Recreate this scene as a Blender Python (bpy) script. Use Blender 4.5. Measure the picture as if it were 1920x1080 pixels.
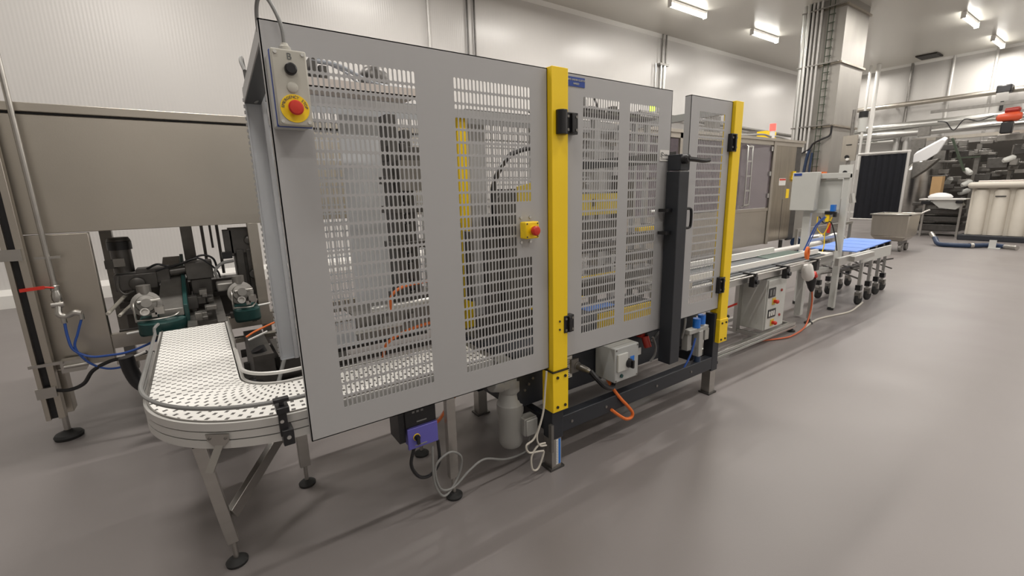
import bpy, bmesh, math, random
from mathutils import Vector, Matrix
random.seed(7)
for o in list(bpy.data.objects): bpy.data.objects.remove(o)
SC = bpy.context.scene
COL = SC.collection

# ---------------------------------------------------------------- camera
cd = bpy.data.cameras.new('camera'); cam = bpy.data.objects.new('camera', cd); COL.objects.link(cam)
right = Vector((0.81788081, -0.57489489, -0.02380865)); down = Vector((-0.13984988, -0.15848076, -0.97740772))
fwd = Vector((0.55813349, 0.80273266, -0.21001735))
m = Matrix((right, -down, -fwd)).transposed().to_4x4(); m.translation = Vector((0, 0, 1.6))
cam.matrix_world = m
cd.sensor_width = 36; cd.lens = 838 / 1920 * 36; cd.clip_start = .05; cd.clip_end = 200
SC.camera = cam
# ---------------------------------------------------------------- world, exposure
w = bpy.data.worlds.new('world'); SC.world = w; w.use_nodes = True
w.node_tree.nodes['Background'].inputs[0].default_value = (.9, .95, 1, 1)
w.node_tree.nodes['Background'].inputs[1].default_value = .05
SC.view_settings.view_transform = 'Standard'; SC.view_settings.look = 'None'
SC.view_settings.gamma = 1; SC.view_settings.use_curve_mapping = False
SC.view_settings.exposure = 0.22
# ---------------------------------------------------------------- the room's ceiling lamps (light of each strip lamp)
CEIL = 6.5
LAMPS = [(x, y) for y in (8.3, 4.2, 0.2, -3.8) for x in (-4.5, -.5, 3.8, 7.9, 11.9, 16.1, 20.2, 24.2) if not (x < -4 and y < 5)]
LAMP_W = 72
for x, y in LAMPS:
    l = bpy.data.lights.new('strip_lamp_light', 'AREA'); l.shape = 'RECTANGLE'; l.size = 1.6; l.size_y = .16
    l.energy = LAMP_W * {8.3: .8, 4.2: 1.45, .2: .95, -3.8: .8}[y]; l.color = (1, .95, .885)
    o = bpy.data.objects.new('strip_lamp_light', l); o.location = (x, y, CEIL - .24); COL.objects.link(o)

# ---------------------------------------------------------------- materials
MT = {}
def mat(name, col, rough=.5, metal=0, noise=.06, nscale=8, bump=0, bscale=60, aniso=None, emis=None, alpha=None, spec=None, trans=None):
    m = bpy.data.materials.new(name); m.use_nodes = True; nt = m.node_tree; N = nt.nodes; L = nt.links
    b = N['Principled BSDF']
    b.inputs['Roughness'].default_value = rough; b.inputs['Metallic'].default_value = metal
    tc = N.new('ShaderNodeTexCoord'); mp = N.new('ShaderNodeMapping'); L.new(tc.outputs['Object'], mp.inputs['Vector'])
    if aniso: mp.inputs['Scale'].default_value = aniso
    nz = N.new('ShaderNodeTexNoise'); nz.inputs['Scale'].default_value = nscale; nz.inputs['Detail'].default_value = 5
    L.new(mp.outputs[0], nz.inputs['Vector'])
    cr = N.new('ShaderNodeMix'); cr.data_type = 'RGBA'; L.new(nz.outputs['Fac'], cr.inputs['Factor'])
    cr.inputs[6].default_value = tuple(c * (1 - noise) for c in col) + (1,)
    cr.inputs[7].default_value = tuple(min(1, c * (1 + noise)) for c in col) + (1,)
    L.new(cr.outputs[2], b.inputs['Base Color'])
    if bump:
        n2 = N.new('ShaderNodeTexNoise'); n2.inputs['Scale'].default_value = bscale; L.new(mp.outputs[0], n2.inputs['Vector'])
        bp = N.new('ShaderNodeBump'); bp.inputs['Strength'].default_value = bump; bp.inputs['Distance'].default_value = .01
        L.new(n2.outputs['Fac'], bp.inputs['Height']); L.new(bp.outputs[0], b.inputs['Normal'])
    if emis: b.inputs['Emission Color'].default_value = (*emis[0], 1); b.inputs['Emission Strength'].default_value = emis[1]
    if alpha is not None: b.inputs['Alpha'].default_value = alpha
    if trans is not None: b.inputs['Transmission Weight'].default_value = trans; b.inputs['IOR'].default_value = 1.1
    if spec is not None: b.inputs['Specular IOR Level'].default_value = spec
    MT[name] = m; return m
def nodes(m): return m.node_tree.nodes, m.node_tree.links, m.node_tree.nodes['Principled BSDF']
mat('guard_grey', (.42, .418, .423), .42, 0, .03, 3)
mat('guard_blue', (.62, .64, .67), .45, 0, .03, 3)
mat('yellow', (.96, .655, .010), .4, 0, .05, 4)
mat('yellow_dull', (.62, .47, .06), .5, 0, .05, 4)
mat('black', (.012, .012, .014), .35, 0, .1)
mat('rubber', (.02, .02, .02), .7, 0, .2, 20)
mat('anthracite', (.022, .025, .032), .42, 0, .1, 5)
mat('steel', (.50, .485, .46), .32, 1, .14, 3, .05, 90, (1, 1, 6))
mat('brushed', (.52, .485, .43), .38, 1, .12, 1.6, .03, 140, (1, 8, 1))
mat('brushed_dark', (.40, .36, .30), .3, 1, .3, 1.6, .02, 120, (8, 1, 1))
mat('alu', (.62, .62, .60), .35, 1, .06, 5)
mat('rail', (.62, .61, .59), .42, .3, .05, 5)
mat('dark_metal', (.11, .105, .10), .4, .7, .35, 12)
mat('mid_metal', (.26, .25, .235), .42, .8, .3, 12)
mat('motor_grey', (.40, .40, .385), .45, .1, .08, 10)
mat('beige', (.50, .485, .43), .5, 0, .03)
mat('light_grey', (.56, .565, .54), .5, 0, .03)
mat('box_grey', (.42, .43, .425), .45, 0, .03)
mat('white', (.80, .79, .76), .5, 0, .02)
mat('white_cloth', (.75, .75, .76), .8, 0, .03)
mat('paper', (.74, .73, .70), .6, 0, .02)
mat('tray_pink', (.66, .60, .56), .5, 0, .04)
mat('red', (.62, .035, .02), .35)
mat('dark_red', (.35, .03, .02), .4)
mat('blue', (.02, .06, .30), .4)
mat('bright_blue', (.02, .17, .62), .35)
mat('hose_blue', (.03, .09, .36), .35)
mat('sheet_blue', (.13, .28, .78), .5, 0, .06, 10)
mat('violet', (.115, .105, .42), .4)
mat('orange', (.75, .17, .03), .5)
mat('dark_orange', (.58, .13, .05), .5)
mat('hoist_orange', (.62, .085, .03), .4)
mat('dark_blue', (.015, .035, .085), .45)
mat('curtain', (.006, .007, .012), .85, 0, .3, 6)
mat('green', (.01, .055, .052), .4)
mat('belt_green', (.09, .13, .11), .6)
mat('belt_grey', (.10, .11, .12), .5)
mat('green_lamp', (.05, .55, .25), .3, emis=((.1, .9, .4), 1.2))
mat('yellow_lamp', (.6, .8, .1), .3, emis=((.7, 1, .1), 1.6))
mat('red_lamp', (.9, .1, .08), .3, emis=((1, .1, .08), 1.2))
mat('cardboard', (.42, .27, .13), .8, 0, .08)
mat('tote', (.62, .58, .51), .55, 0, .04)
mat('cable_grey', (.22, .22, .215), .5)
mat('cable_light', (.55, .52, .46), .5)
mat('tube_clear', (.40, .43, .48), .25)
mat('text_grey', (.12, .13, .13), .5)
mat('purple_glass', (.20, .165, .19), .12, 0, .1, 2, alpha=.62)
mat('tube_glow', (1, 1, 1), .5, emis=((1, .97, .9), 14))
mat('louvre', (.03, .025, .02), .6)
mat('green_frame', (.055, .075, .05), .45, .2, .1)
mat('duct_steel', (.36, .345, .32), .5, .75, .16, 2.2, .03, 60, (1, 1, .4))

# walls of vertical micro-ribbed white panel
def wall_mat(name, axis, col, pitch):
    m = mat(name, col, .28, 0, .02, .6); N, L, b = nodes(m)
    tc = N.new('ShaderNodeTexCoord'); sp = N.new('ShaderNodeSeparateXYZ'); L.new(tc.outputs['Object'], sp.inputs[0])
    a = N.new('ShaderNodeMath'); a.operation = 'MULTIPLY'; a.inputs[1].default_value = 2 * math.pi / .05; L.new(sp.outputs[axis], a.inputs[0])
    s = N.new('ShaderNodeMath'); s.operation = 'SINE'; L.new(a.outputs[0], s.inputs[0])
    d = N.new('ShaderNodeMath'); d.operation = 'DIVIDE'; d.inputs[1].default_value = pitch; L.new(sp.outputs[axis], d.inputs[0])
    f = N.new('ShaderNodeMath'); f.operation = 'FRACT'; L.new(d.outputs[0], f.inputs[0])
    g = N.new('ShaderNodeMath'); g.operation = 'LESS_THAN'; g.inputs[1].default_value = .009; L.new(f.outputs[0], g.inputs[0])
    k = N.new('ShaderNodeMath'); k.operation = 'MULTIPLY_ADD'; k.inputs[1].default_value = -6; L.new(g.outputs[0], k.inputs[0]); L.new(s.outputs[0], k.inputs[2])
    bp = N.new('ShaderNodeBump'); bp.inputs['Strength'].default_value = .12; bp.inputs['Distance'].default_value = .004
    L.new(k.outputs[0], bp.inputs['Height']); L.new(bp.outputs[0], b.inputs['Normal'])
    return m
wall_mat('wall_x', 'X', (.65, .635, .62), 3.6)
wall_mat('wall_y', 'Y', (.56, .545, .525), 1.15)
MT['wall_y'].node_tree.nodes['Principled BSDF'].inputs['Roughness'].default_value = .45
wall_mat('ceiling', 'X', (.58, .56, .51), 4.0)
# resin floor
m = mat('floor', (.215, .196, .192), .38, 0, .07, .7); N, L, b = nodes(m)
tc = N.new('ShaderNodeTexCoord'); n1 = N.new('ShaderNodeTexNoise'); n1.inputs['Scale'].default_value = 220; n1.inputs['Detail'].default_value = 3
L.new(tc.outputs['Object'], n1.inputs['Vector'])
bp = N.new('ShaderNodeBump'); bp.inputs['Strength'].default_value = .10; bp.inputs['Distance'].default_value = .003
L.new(n1.outputs['Fac'], bp.inputs['Height']); L.new(bp.outputs[0], b.inputs['Normal'])
n2 = N.new('ShaderNodeTexNoise'); n2.inputs['Scale'].default_value = 1.1; n2.inputs['Detail'].default_value = 6; L.new(tc.outputs['Object'], n2.inputs['Vector'])
mr = N.new('ShaderNodeMapRange'); mr.inputs['To Min'].default_value = .3; mr.inputs['To Max'].default_value = .5
L.new(n2.outputs['Fac'], mr.inputs['Value']); L.new(mr.outputs[0], b.inputs['Roughness'])
# modular plastic belt with oblong openings, from the belt's own UVs in metres
m = mat('belt_white', (.97, .96, .93), .45, 0, .02); N, L, b = nodes(m)
base = b.inputs['Base Color'].links[0].from_socket
uv = N.new('ShaderNodeUVMap'); sp = N.new('ShaderNodeSeparateXYZ'); L.new(uv.outputs[0], sp.inputs[0])
def mth(op, *a):
    n = N.new('ShaderNodeMath'); n.operation = op
    for i, v in enumerate(a):
        if isinstance(v, (int, float)): n.inputs[i].default_value = v
        else: L.new(v, n.inputs[i])
    return n.outputs[0]
vv = mth('DIVIDE', sp.outputs['Y'], .029); row = mth('FLOOR', vv)
half = mth('MULTIPLY', mth('MODULO', row, 2), .5)
uu = mth('ADD', mth('DIVIDE', sp.outputs['X'], .041), half)
mk = mth('MULTIPLY', mth('LESS_THAN', mth('ABSOLUTE', mth('SUBTRACT', mth('FRACT', uu), .5)), .22),
         mth('LESS_THAN', mth('ABSOLUTE', mth('SUBTRACT', mth('FRACT', vv), .5)), .19))
mx = N.new('ShaderNodeMix'); mx.data_type = 'RGBA'; L.new(mk, mx.inputs['Factor']); L.new(base, mx.inputs[6]); mx.inputs[7].default_value = (.10, .095, .09, 1)
L.new(mx.outputs[2], b.inputs['Base Color'])

# ---------------------------------------------------------------- mesh helpers
def basis(d):
    d = Vector(d).normalized(); u = d.cross(Vector((0, 0, 1)))
    if u.length < 1e-3: u = Vector((1, 0, 0))
    u.normalize(); return u, u.cross(d).normalized()
def spline(pts, n=8):
    P = [Vector(p) for p in pts]
    if len(P) < 3: return P
    P = [P[0] * 2 - P[1]] + P + [P[-1] * 2 - P[-2]]; out = []
    for i in range(1, len(P) - 2):
        a, b, c, d = P[i - 1:i + 3]
        for k in range(n):
            t = k / n
            out.append(.5 * ((2 * b) + (c - a) * t + (2 * a - 5 * b + 4 * c - d) * t * t + (3 * b - a - 3 * c + d) * t ** 3))
    out.append(P[-2]); return out
class MB:
    def __init__(s): s.v = []; s.f = []; s.uv = None
    def quadbox(s, c8):
        n = len(s.v); s.v += [tuple(c) for c in c8]
        for f in ((0, 3, 2, 1), (4, 5, 6, 7), (0, 1, 5, 4), (1, 2, 6, 5), (2, 3, 7, 6), (3, 0, 4, 7)): s.f.append(tuple(n + i for i in f))
        return s
    def box(s, x0, x1, y0, y1, z0, z1):
        return s.quadbox([(x0, y0, z0), (x1, y0, z0), (x1, y1, z0), (x0, y1, z0), (x0, y0, z1), (x1, y0, z1), (x1, y1, z1), (x0, y1, z1)])
    def cb(s, c, d):
        return s.box(c[0] - d[0] / 2, c[0] + d[0] / 2, c[1] - d[1] / 2, c[1] + d[1] / 2, c[2] - d[2] / 2, c[2] + d[2] / 2)
    def bar(s, p0, p1, w, h, up=(0, 0, 1)):
        p0 = Vector(p0); p1 = Vector(p1); d = (p1 - p0).normalized(); up = Vector(up)
        u = d.cross(up)
        if u.length < 1e-3: u = d.cross(Vector((0, 1, 0)))
        u = u.normalized() * w / 2; t = u.cross(d).normalized() * h / 2
        return s.quadbox([p0 - u - t, p0 + u - t, p0 + u + t, p0 - u + t, p1 - u - t, p1 + u - t, p1 + u + t, p1 - u + t])
    def lathe(s, p, d, prof, n=20):
        p = Vector(p); d = Vector(d).normalized(); u, t = basis(d); b0 = len(s.v)
        for a, r in prof:
            for k in range(n):
                an = 2 * math.pi * k / n; s.v.append(tuple(p + d * a + (u * math.cos(an) + t * math.sin(an)) * max(r, 1e-4)))
        for i in range(len(prof) - 1):
            for k in range(n):
                k2 = (k + 1) % n; s.f.append((b0 + i * n + k, b0 + i * n + k2, b0 + (i + 1) * n + k2, b0 + (i + 1) * n + k))
        s.f.append(tuple(b0 + k for k in reversed(range(n)))); s.f.append(tuple(b0 + (len(prof) - 1) * n + k for k in range(n)))
        return s
    def cyl(s, p0, p1, r, n=16, r1=None):
        L_ = (Vector(p1) - Vector(p0)).length
        return s.lathe(p0, Vector(p1) - Vector(p0), [(0, r), (L_, r if r1 is None else r1)], n)
    def tube(s, pts, r, n=8, sm=8, smooth=True):
        P = spline(pts, sm) if smooth else [Vector(p) for p in pts]
        b0 = len(s.v); u = None
        for i, p in enumerate(P):
            d = (P[min(i + 1, len(P) - 1)] - P[max(i - 1, 0)]).normalized()
            if u is None: u, t = basis(d)
            else:
                u = (u - d * u.dot(d)).normalized()
            t = d.cross(u)
            for k in range(n):
                an = 2 * math.pi * k / n; s.v.append(tuple(p + (u * math.cos(an) + t * math.sin(an)) * r))
        for i in range(len(P) - 1):
            for k in range(n):
                k2 = (k + 1) % n; s.f.append((b0 + i * n + k, b0 + i * n + k2, b0 + (i + 1) * n + k2, b0 + (i + 1) * n + k))
        s.f.append(tuple(b0 + k for k in reversed(range(n)))); s.f.append(tuple(b0 + (len(P) - 1) * n + k for k in range(n)))
        return s
    def prism(s, poly, d):   # poly: 3D points, extruded by vector d
        n = len(poly); b0 = len(s.v); d = Vector(d)
        s.v += [tuple(p) for p in poly]; s.v += [tuple(Vector(p) + d) for p in poly]
        s.f.append(tuple(b0 + i for i in reversed(range(n)))); s.f.append(tuple(b0 + n + i for i in range(n)))
        for i in range(n): j = (i + 1) % n; s.f.append((b0 + i, b0 + j, b0 + n + j, b0 + n + i))
        return s
    def sweep(s, path, prof, closed=False):  # path: (x,y,nx,ny); prof: (offset along n, z) closed polygon
        b0 = len(s.v); n = len(prof)
        for x, y, nx, ny in path:
            for o, z in prof: s.v.append((x + nx * o, y + ny * o, z))
        for i in range(len(path) - 1):
            for k in range(n):
                k2 = (k + 1) % n; s.f.append((b0 + i * n + k, b0 + (i + 1) * n + k, b0 + (i + 1) * n + k2, b0 + i * n + k2))
        s.f.append(tuple(b0 + k for k in range(n))); s.f.append(tuple(b0 + (len(path) - 1) * n + k for k in reversed(range(n))))
        return s
    def perf(s, x0, x1, z0, z1, y, wins, t=.0022, skip=None, px=.0188, pz=.054, hw=.0064):
        # sheet in the xz plane with windows of upright slots; wins = (wx0, ncols, wz0, nrows)
        def sheet(a, b, c, d):
            if b - a > 1e-5 and d - c > 1e-5: s.box(a, b, y, y + t, c, d)
        xs = x0
        for wx, nc, wz, nr in sorted(wins):
            sheet(xs, wx, z0, z1); we = wx + nc * px; sheet(wx, we, z0, wz); sheet(wx, we, wz + nr * pz, z1); xs = we
            a, bb, c = hw, .0226, .0186
            oc = [(-a, -c), (-a * .5, -bb), (a * .5, -bb), (a, -c), (a, c), (a * .5, bb), (-a * .5, bb), (-a, c)]
            for i in range(nc):
                for j in range(nr):
                    cx, cz = wx + (i + .5) * px, wz + (j + .5) * pz; hx, hz = px / 2, pz / 2
                    if skip and skip(cx, cz): s.box(cx - hx, cx + hx, y, y + t, cz - hz, cz + hz); continue
                    n = len(s.v)
                    for yy in (y, y + t):
                        s.v += [(cx - hx, yy, cz - hz), (cx + hx, yy, cz - hz), (cx + hx, yy, cz + hz), (cx - hx, yy, cz + hz)]
                        s.v += [(cx + p, yy, cz + q) for p, q in oc]
                    F = [(0, 1, 6, 5), (1, 7, 6), (1, 2, 8, 7), (2, 9, 8), (2, 3, 10, 9), (3, 11, 10), (3, 0, 4, 11), (0, 5, 4)]
                    s.f += [tuple(n + q for q in f) for f in F]
                    s.f += [tuple(n + 12 + q for q in reversed(f)) for f in F]
                    for k in range(8):
                        k2 = (k + 1) % 8; s.f.append((n + 4 + k, n + 4 + k2, n + 16 + k2, n + 16 + k))
        sheet(xs, x1, z0, z1); return s

def builds(name, mb, material, parent=None, bevel=0, label=None):
    # one object for every separate piece of the mesh
    up = list(range(len(mb.v)))
    def find(a):
        while up[a] != a: up[a] = up[up[a]]; a = up[a]
        return a
    for f in mb.f:
        for i in f[1:]: up[find(i)] = find(f[0])
    G = {}
    for f in mb.f: G.setdefault(find(f[0]), []).append(f)
    out = []
    for fs in G.values():
        ids = sorted({i for f in fs for i in f}); mp = {a: b for b, a in enumerate(ids)}
        q = MB(); q.v = [mb.v[i] for i in ids]; q.f = [tuple(mp[i] for i in f) for f in fs]
        out.append(build(name, q, material, parent, bevel, label))
    return out
def root_loc(o):
    while o.parent: o = o.parent
    return o.location
def build(name, mb, material, parent=None, bevel=0, label=None, kind=None, origin=None):
    me = bpy.data.meshes.new(name)
    if parent is not None: off = Vector(root_loc(parent))
    elif origin is not None: off = Vector(origin)
    else:
        xs = [v[0] for v in mb.v]; ys = [v[1] for v in mb.v]; zs = [v[2] for v in mb.v]
        off = Vector(((min(xs) + max(xs)) / 2, (min(ys) + max(ys)) / 2, min(zs)))
    me.from_pydata([(v[0] - off.x, v[1] - off.y, v[2] - off.z) for v in mb.v], [], mb.f)
    if mb.uv:
        ul = me.uv_layers.new(name='UVMap')
        for lp in me.loops: ul.data[lp.index].uv = mb.uv[lp.vertex_index]
    me.materials.append(MT[material])
    for p in me.polygons: p.use_smooth = True
    me.set_sharp_from_angle(angle=math.radians(35))
    o = bpy.data.objects.new(name, me); COL.objects.link(o)
    if parent is not None: o.parent = parent
    else: o.location = off
    if bevel:
        bm_ = o.modifiers.new('bevel', 'BEVEL'); bm_.width = bevel; bm_.segments = 2; bm_.limit_method = 'ANGLE'; bm_.angle_limit = math.radians(50)
    if label: o['label'] = label
    if kind: o['kind'] = kind
    return o
def thing(name, label, cat, loc, group=None):
    o = bpy.data.objects.new(name, None); o.empty_display_size = .1; o.location = loc; COL.objects.link(o)
    o['label'] = label; o['category'] = cat
    if group: o['group'] = group
    return o
def solo(name, mb, material, label, cat, group=None, bevel=0):
    o = build(name, mb, material, None, bevel); o['label'] = label; o['category'] = cat
    if group: o['group'] = group
    return o
def struct(name, mb, material): return build(name, mb, material, None, kind='structure')
def dup(root, loc, label, group=None):
    r = root.copy(); COL.objects.link(r); r.location = loc; r['label'] = label
    if group: r['group'] = group
    for ch in list(root.children):
        c = ch.copy(); COL.objects.link(c); c.parent = r
        for g in list(ch.children):
            d = g.copy(); COL.objects.link(d); d.parent = c
    return r
def text_mb(txt, size, loc, xd, zd, depth=.0008, align='CENTER'):
    cu = bpy.data.curves.new('lettering', 'FONT'); cu.body = txt; cu.size = size; cu.extrude = depth; cu.align_x = align; cu.align_y = 'CENTER'
    cu.resolution_u = 3
    o = bpy.data.objects.new('lettering', cu); COL.objects.link(o)
    me = bpy.data.meshes.new_from_object(o.evaluated_get(bpy.context.evaluated_depsgraph_get()))
    bpy.data.objects.remove(o)
    X = Vector(xd).normalized(); Z = Vector(zd).normalized(); Nn = X.cross(Z); mb = MB(); P = Vector(loc)
    mb.v = [tuple(P + X * v.co.x + Z * v.co.y + Nn * v.co.z) for v in me.vertices]; mb.f = [tuple(p.vertices) for p in me.polygons]
    return mb

# ================================================================ THE ROOM
FX, WY = 25.7, 10.25
struct('floor', MB().box(-7, FX, -6, WY, -.1, 0), 'floor')
struct('ceiling', MB().box(-7, FX, -6, WY, CEIL, CEIL + .1), 'ceiling')
struct('wall_back', MB().box(-7, FX, WY, WY + .1, 0, CEIL), 'wall_x')
struct('wall_right', MB().box(FX, FX + .1, -6, WY + .1, 0, CEIL), 'wall_y')
struct('wall_left', MB().box(-7.1, -7, -6, WY + .1, 0, CEIL), 'wall_y')
struct('wall_front', MB().box(-7, FX, -6.1, -6, 0, CEIL), 'wall_x')
kb = MB().prism([(-7, WY, 0), (-7, WY - .16, 0), (-7, WY - .16, .2), (-7, WY, .28)], (FX + 7, 0, 0)); struct('baseboard_back', kb, 'white')
struct('baseboard_right', MB().prism([(FX, -6, 0), (FX - .14, -6, 0), (FX - .14, -6, .25), (FX, -6, .32)], (0, WY + 6, 0)), 'rail')
struct('trim_1', MB().prism([(-7, WY, CEIL), (-7, WY - .09, CEIL), (-7, WY, CEIL - .09)], (FX + 7, 0, 0)), 'white')
struct('trim_2', MB().prism([(FX, -6, CEIL), (FX - .09, -6, CEIL), (FX, -6, CEIL - .09)], (0, WY + 6, 0)), 'white')

# strip lamps under the ceiling
VIS = {(11.9, 8.3): 'white strip lamp at the top edge of the photo, nearest one by the long wall',
       (16.1, 8.3): 'white strip lamp left of the steel duct column, second along the long wall',
       (20.2, 4.2): 'white strip lamp right of the column, nearer of the pair above the far wall',
       (24.2, 4.2): 'white strip lamp right of the column, closest to the far wall'}
def lamp(x, y, label):
    t = thing('ceiling_lamp', label, 'lamp', (x, y, CEIL - .16), 'strip lamps under the ceiling')
    b_ = MB().prism([(x - .8, y - .05, CEIL - .03), (x - .8, y + .05, CEIL - .03), (x - .8, y + .035, CEIL - .09), (x - .8, y - .035, CEIL - .09)], (1.6, 0, 0))
    b_.box(x - .82, x - .8, y - .06, y + .06, CEIL - .2, CEIL - .02).box(x + .8, x + .82, y - .06, y + .06, CEIL - .2, CEIL - .02)
    for dx in (-.5, .5): b_.cyl((x + dx, y, CEIL - .05), (x + dx, y, CEIL), .015)
    build('housing', b_, 'white', t)
    build('diffuser', MB().cyl((x - .79, y, CEIL - .14), (x + .79, y, CEIL - .14), .052, 16), 'tube_glow', t)
    return t
for p in LAMPS:
    if p in VIS: lamp(p[0], p[1], VIS[p])
vt = MB().box(24.3, 25.15, 5.85, 6.5, CEIL - .05, CEIL - .01); v_ = thing('ceiling_vent', 'dark slatted rectangular vent in the ceiling near the far wall', 'vent', (24.7, 6.2, CEIL - .05))
build('frame', vt, 'louvre', v_)
sl = MB()
for i in range(7): sl.box(24.36 + i * .11, 24.42 + i * .11, 5.88, 6.47, CEIL - .065, CEIL - .05)
build('slats', sl, 'dark_metal', v_)

# pipes on the long wall
def pipe(name, pts, r, material, label, cat='pipe', group=None, n=12, smooth=False, clips=()):
    mb = MB().tube(pts, r, n, 8, smooth)
    for c, d in clips: mb.cb(c, d)
    return solo(name, mb, material, label, cat, group)
pipe('horizontal_pipe', [(12.2, 10.1, 4.02), (22.6, 10.1, 3.78)], .07, 'mid_metal', 'dull metal pipe running along the long white wall above the windowed steel machine')
pipe('wall_pipe', [(4.95, 10.18, 2.6), (4.95, 10.18, 6.5)], .035, 'rail', 'pale pipe pair going up the long wall above the left perforated panel', group=None)
for i, x in enumerate((5.98, 6.18)):
    mb = MB().cyl((x, 10.2, 4.6), (x, 10.2, 6.5), .022, 10).lathe((x, 10.2, 4.52), (0, 0, 1), [(0, .03), (.1, .04), (.12, .02)], 10)
    solo('conduit', mb, 'dark_metal', ['left thin dark conduit ending above the middle of the grey guard', 'right thin dark conduit ending above the middle of the grey guard'][i], 'conduit', 'dark conduits above the guard')
t = thing('conduit_drop', 'bright double conduit coming down the long wall behind the second guard panel', 'conduit', (13.4, 10.15, 3.6))
build('upper_tubes', MB().cyl((13.3, 10.15, 5.6), (13.3, 10.15, 6.5), .03, 10).cyl((13.48, 10.15, 5.6), (13.48, 10.15, 6.5), .03, 10), 'mid_metal', t)
build('clamp', MB().box(13.15, 13.6, 10.1, 10.24, 5.56, 5.62), 'mid_metal', t)
build('lower_tubes', MB().cyl((13.25, 10.15, 2.4), (13.25, 10.15, 5.6), .035, 10).cyl((13.42, 10.15, 2.4), (13.42, 10.15, 5.6), .05, 10).cyl((13.02, 10.18, 2.4), (13.02, 10.18, 5.6), .02, 10), 'alu', t)

# ================================================================ GUARDED PACKING MACHINE
YF = 1.81
M = thing('packing_machine', 'packing machine inside grey slotted guards with yellow posts and a dark base frame', 'machine', (1.9, 2.3, 0))
def flanges(mb, x0, x1, z0, z1, y, d=.028, t=.004):
    mb.box(x0, x0 + t, y, y + d, z0, z1).box(x1 - t, x1, y, y + d, z0, z1).box(x0, x1, y, y + d, z0, z0 + t).box(x0, x1, y, y + d, z1 - t, z1)
    return mb
g = MB().perf(.26, 1.497, .635, 2.183, YF, [(.394, 22, .738, 25), (.978, 22, .738, 25)], skip=lambda x, z: x > 1.29 and 1.30 < z < 1.53)
flanges(g, .26, 1.497, .635, 2.183, YF)
gp = build('guard_panel', g, 'guard_grey', M, label='left grey slotted guard panel with two windows of slots')
g = MB().perf(1.607, 2.487, .67, 2.180, YF, [(1.737, 15, .784, 24), (2.103, 14, .784, 24)]); flanges(g, 1.607, 2.487, .67, 2.180, YF)
gd = build('guard_door', g, 'guard_grey', M, label='middle hinged grey guard door with two narrow slotted windows')
g = MB().perf(2.665, 3.145, .70, 2.172, YF - .01, [(2.762, 16, .79, 24)], hw=.0076); flanges(g, 2.665, 3.145, .70, 2.172, YF - .01, .045)
build('guard_door', g, 'guard_grey', M, label='narrow right grey guard door with one slotted window')
# stickers on the doors
pl = MB().box(1.625, 1.747, YF - .003, YF, 2.118, 2.163); s1 = build('name_plate', pl, 'blue', M, label='dark blue name plate with pale lettering')
tm = text_mb('TAPE UNDER CLUSTER', .0125, (1.686, YF - .004, 2.149), (1, 0, 0), (0, 0, 1)); t2 = text_mb('INFEED', .0125, (1.686, YF - .004, 2.131), (1, 0, 0), (0, 0, 1))
n_ = len(tm.v); tm.v += t2.v; tm.f += [tuple(i + n_ for i in f) for f in t2.f]; build('lettering', tm, 'light_grey', s1)
pl = MB().box(2.386, 2.474, YF - .003, YF, 1.765, 1.83); s1 = build('sticker', pl, 'paper', M, label='white maker sticker with grey emblem')
lg = MB()
for zz, a0 in ((1.808, 0), (1.795, 0)):
    lg.tube([(2.405 + .011 * math.cos(a), YF - .004, zz + .007 * math.sin(a)) for a in [k * .6 for k in range(9)]], .0018, 6, 3)
tm = text_mb('Gebo', .017, (2.444, YF - .004, 1.801), (1, 0, 0), (0, 0, 1)); n_ = len(lg.v); lg.v += tm.v; lg.f += [tuple(i + n_ for i in f) for f in tm.f]
lg.box(2.392, 2.468, YF - .0045, YF - .003, 1.777, 1.779); build('emblem', lg, 'text_grey', s1)
# yellow posts
yp = MB().box(1.497, 1.603, 1.775, 1.86, .622, 2.188); build('safety_post', yp, 'yellow', M, .003, label='yellow post between the left panel and the middle door')
q = build('post_foot', MB().box(1.49, 1.603, 1.768, 1.862, .378, .618), 'yellow', M, .003, label='yellow lower sleeve with four black bolts')
bb = MB()
for xx in (1.522, 1.578):
    for zz in (.408, .585): bb.cyl((xx, 1.768, zz), (xx, 1.762, zz), .0085, 12)
build('bolt', bb, 'black', q)
build('safety_post', MB().box(3.147, 3.243, 1.775, 1.86, .60, 2.176), 'yellow', M, .003, label='yellow post at the far right corner')
q = build('post_foot', MB().box(3.14, 3.25, 1.768, 1.862, .43, .615), 'yellow', M, .003)
bb = MB()
for xx in (3.168, 3.222):
    for zz in (.455, .585): bb.cyl((xx, 1.768, zz), (xx, 1.762, zz), .008, 12)
build('bolt', bb, 'black', q)
build('rubber_seal', MB().box(1.487, 1.606, 1.764, 1.864, .617, .623), 'black', M)
# hinges
def hinge(x, z, w=.075, h=.10, cap=True):
    hb = MB().box(x, x + w, 1.77, 1.805, z - h / 2, z + h / 2).box(x + w * .35, x + w * .6, 1.755, 1.775, z - h * .45, z + h * .45)
    if cap: hb.lathe((x - .035, 1.765, z - h * .55), (0, 0, 1), [(0, .03), (h * 1.1, .03)], 16).box(x - .06, x, 1.765, 1.79, z - h * .55, z + h * .55)
    o = build('hinge', hb, 'black', M, .003)
    sb = MB()
    for dx in (.012, w - .012):
        for dz in (-.032, .032): sb.cyl((x + dx, 1.77, z + dz), (x + dx, 1.765, z + dz), .007, 10)
    build('screw', sb, 'mid_metal', o)
hinge(1.585, 1.932, .082, .105); hinge(1.575, .88, .072, .098, False)
hinge(3.115, 1.90, .07, .12, False); hinge(3.10, .885, .07, .12, False)
for z in (.858, .905): build('screw', MB().cyl((1.545, 1.775, z), (1.545, 1.771, z), .006, 10), 'dark_metal', M)
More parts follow.
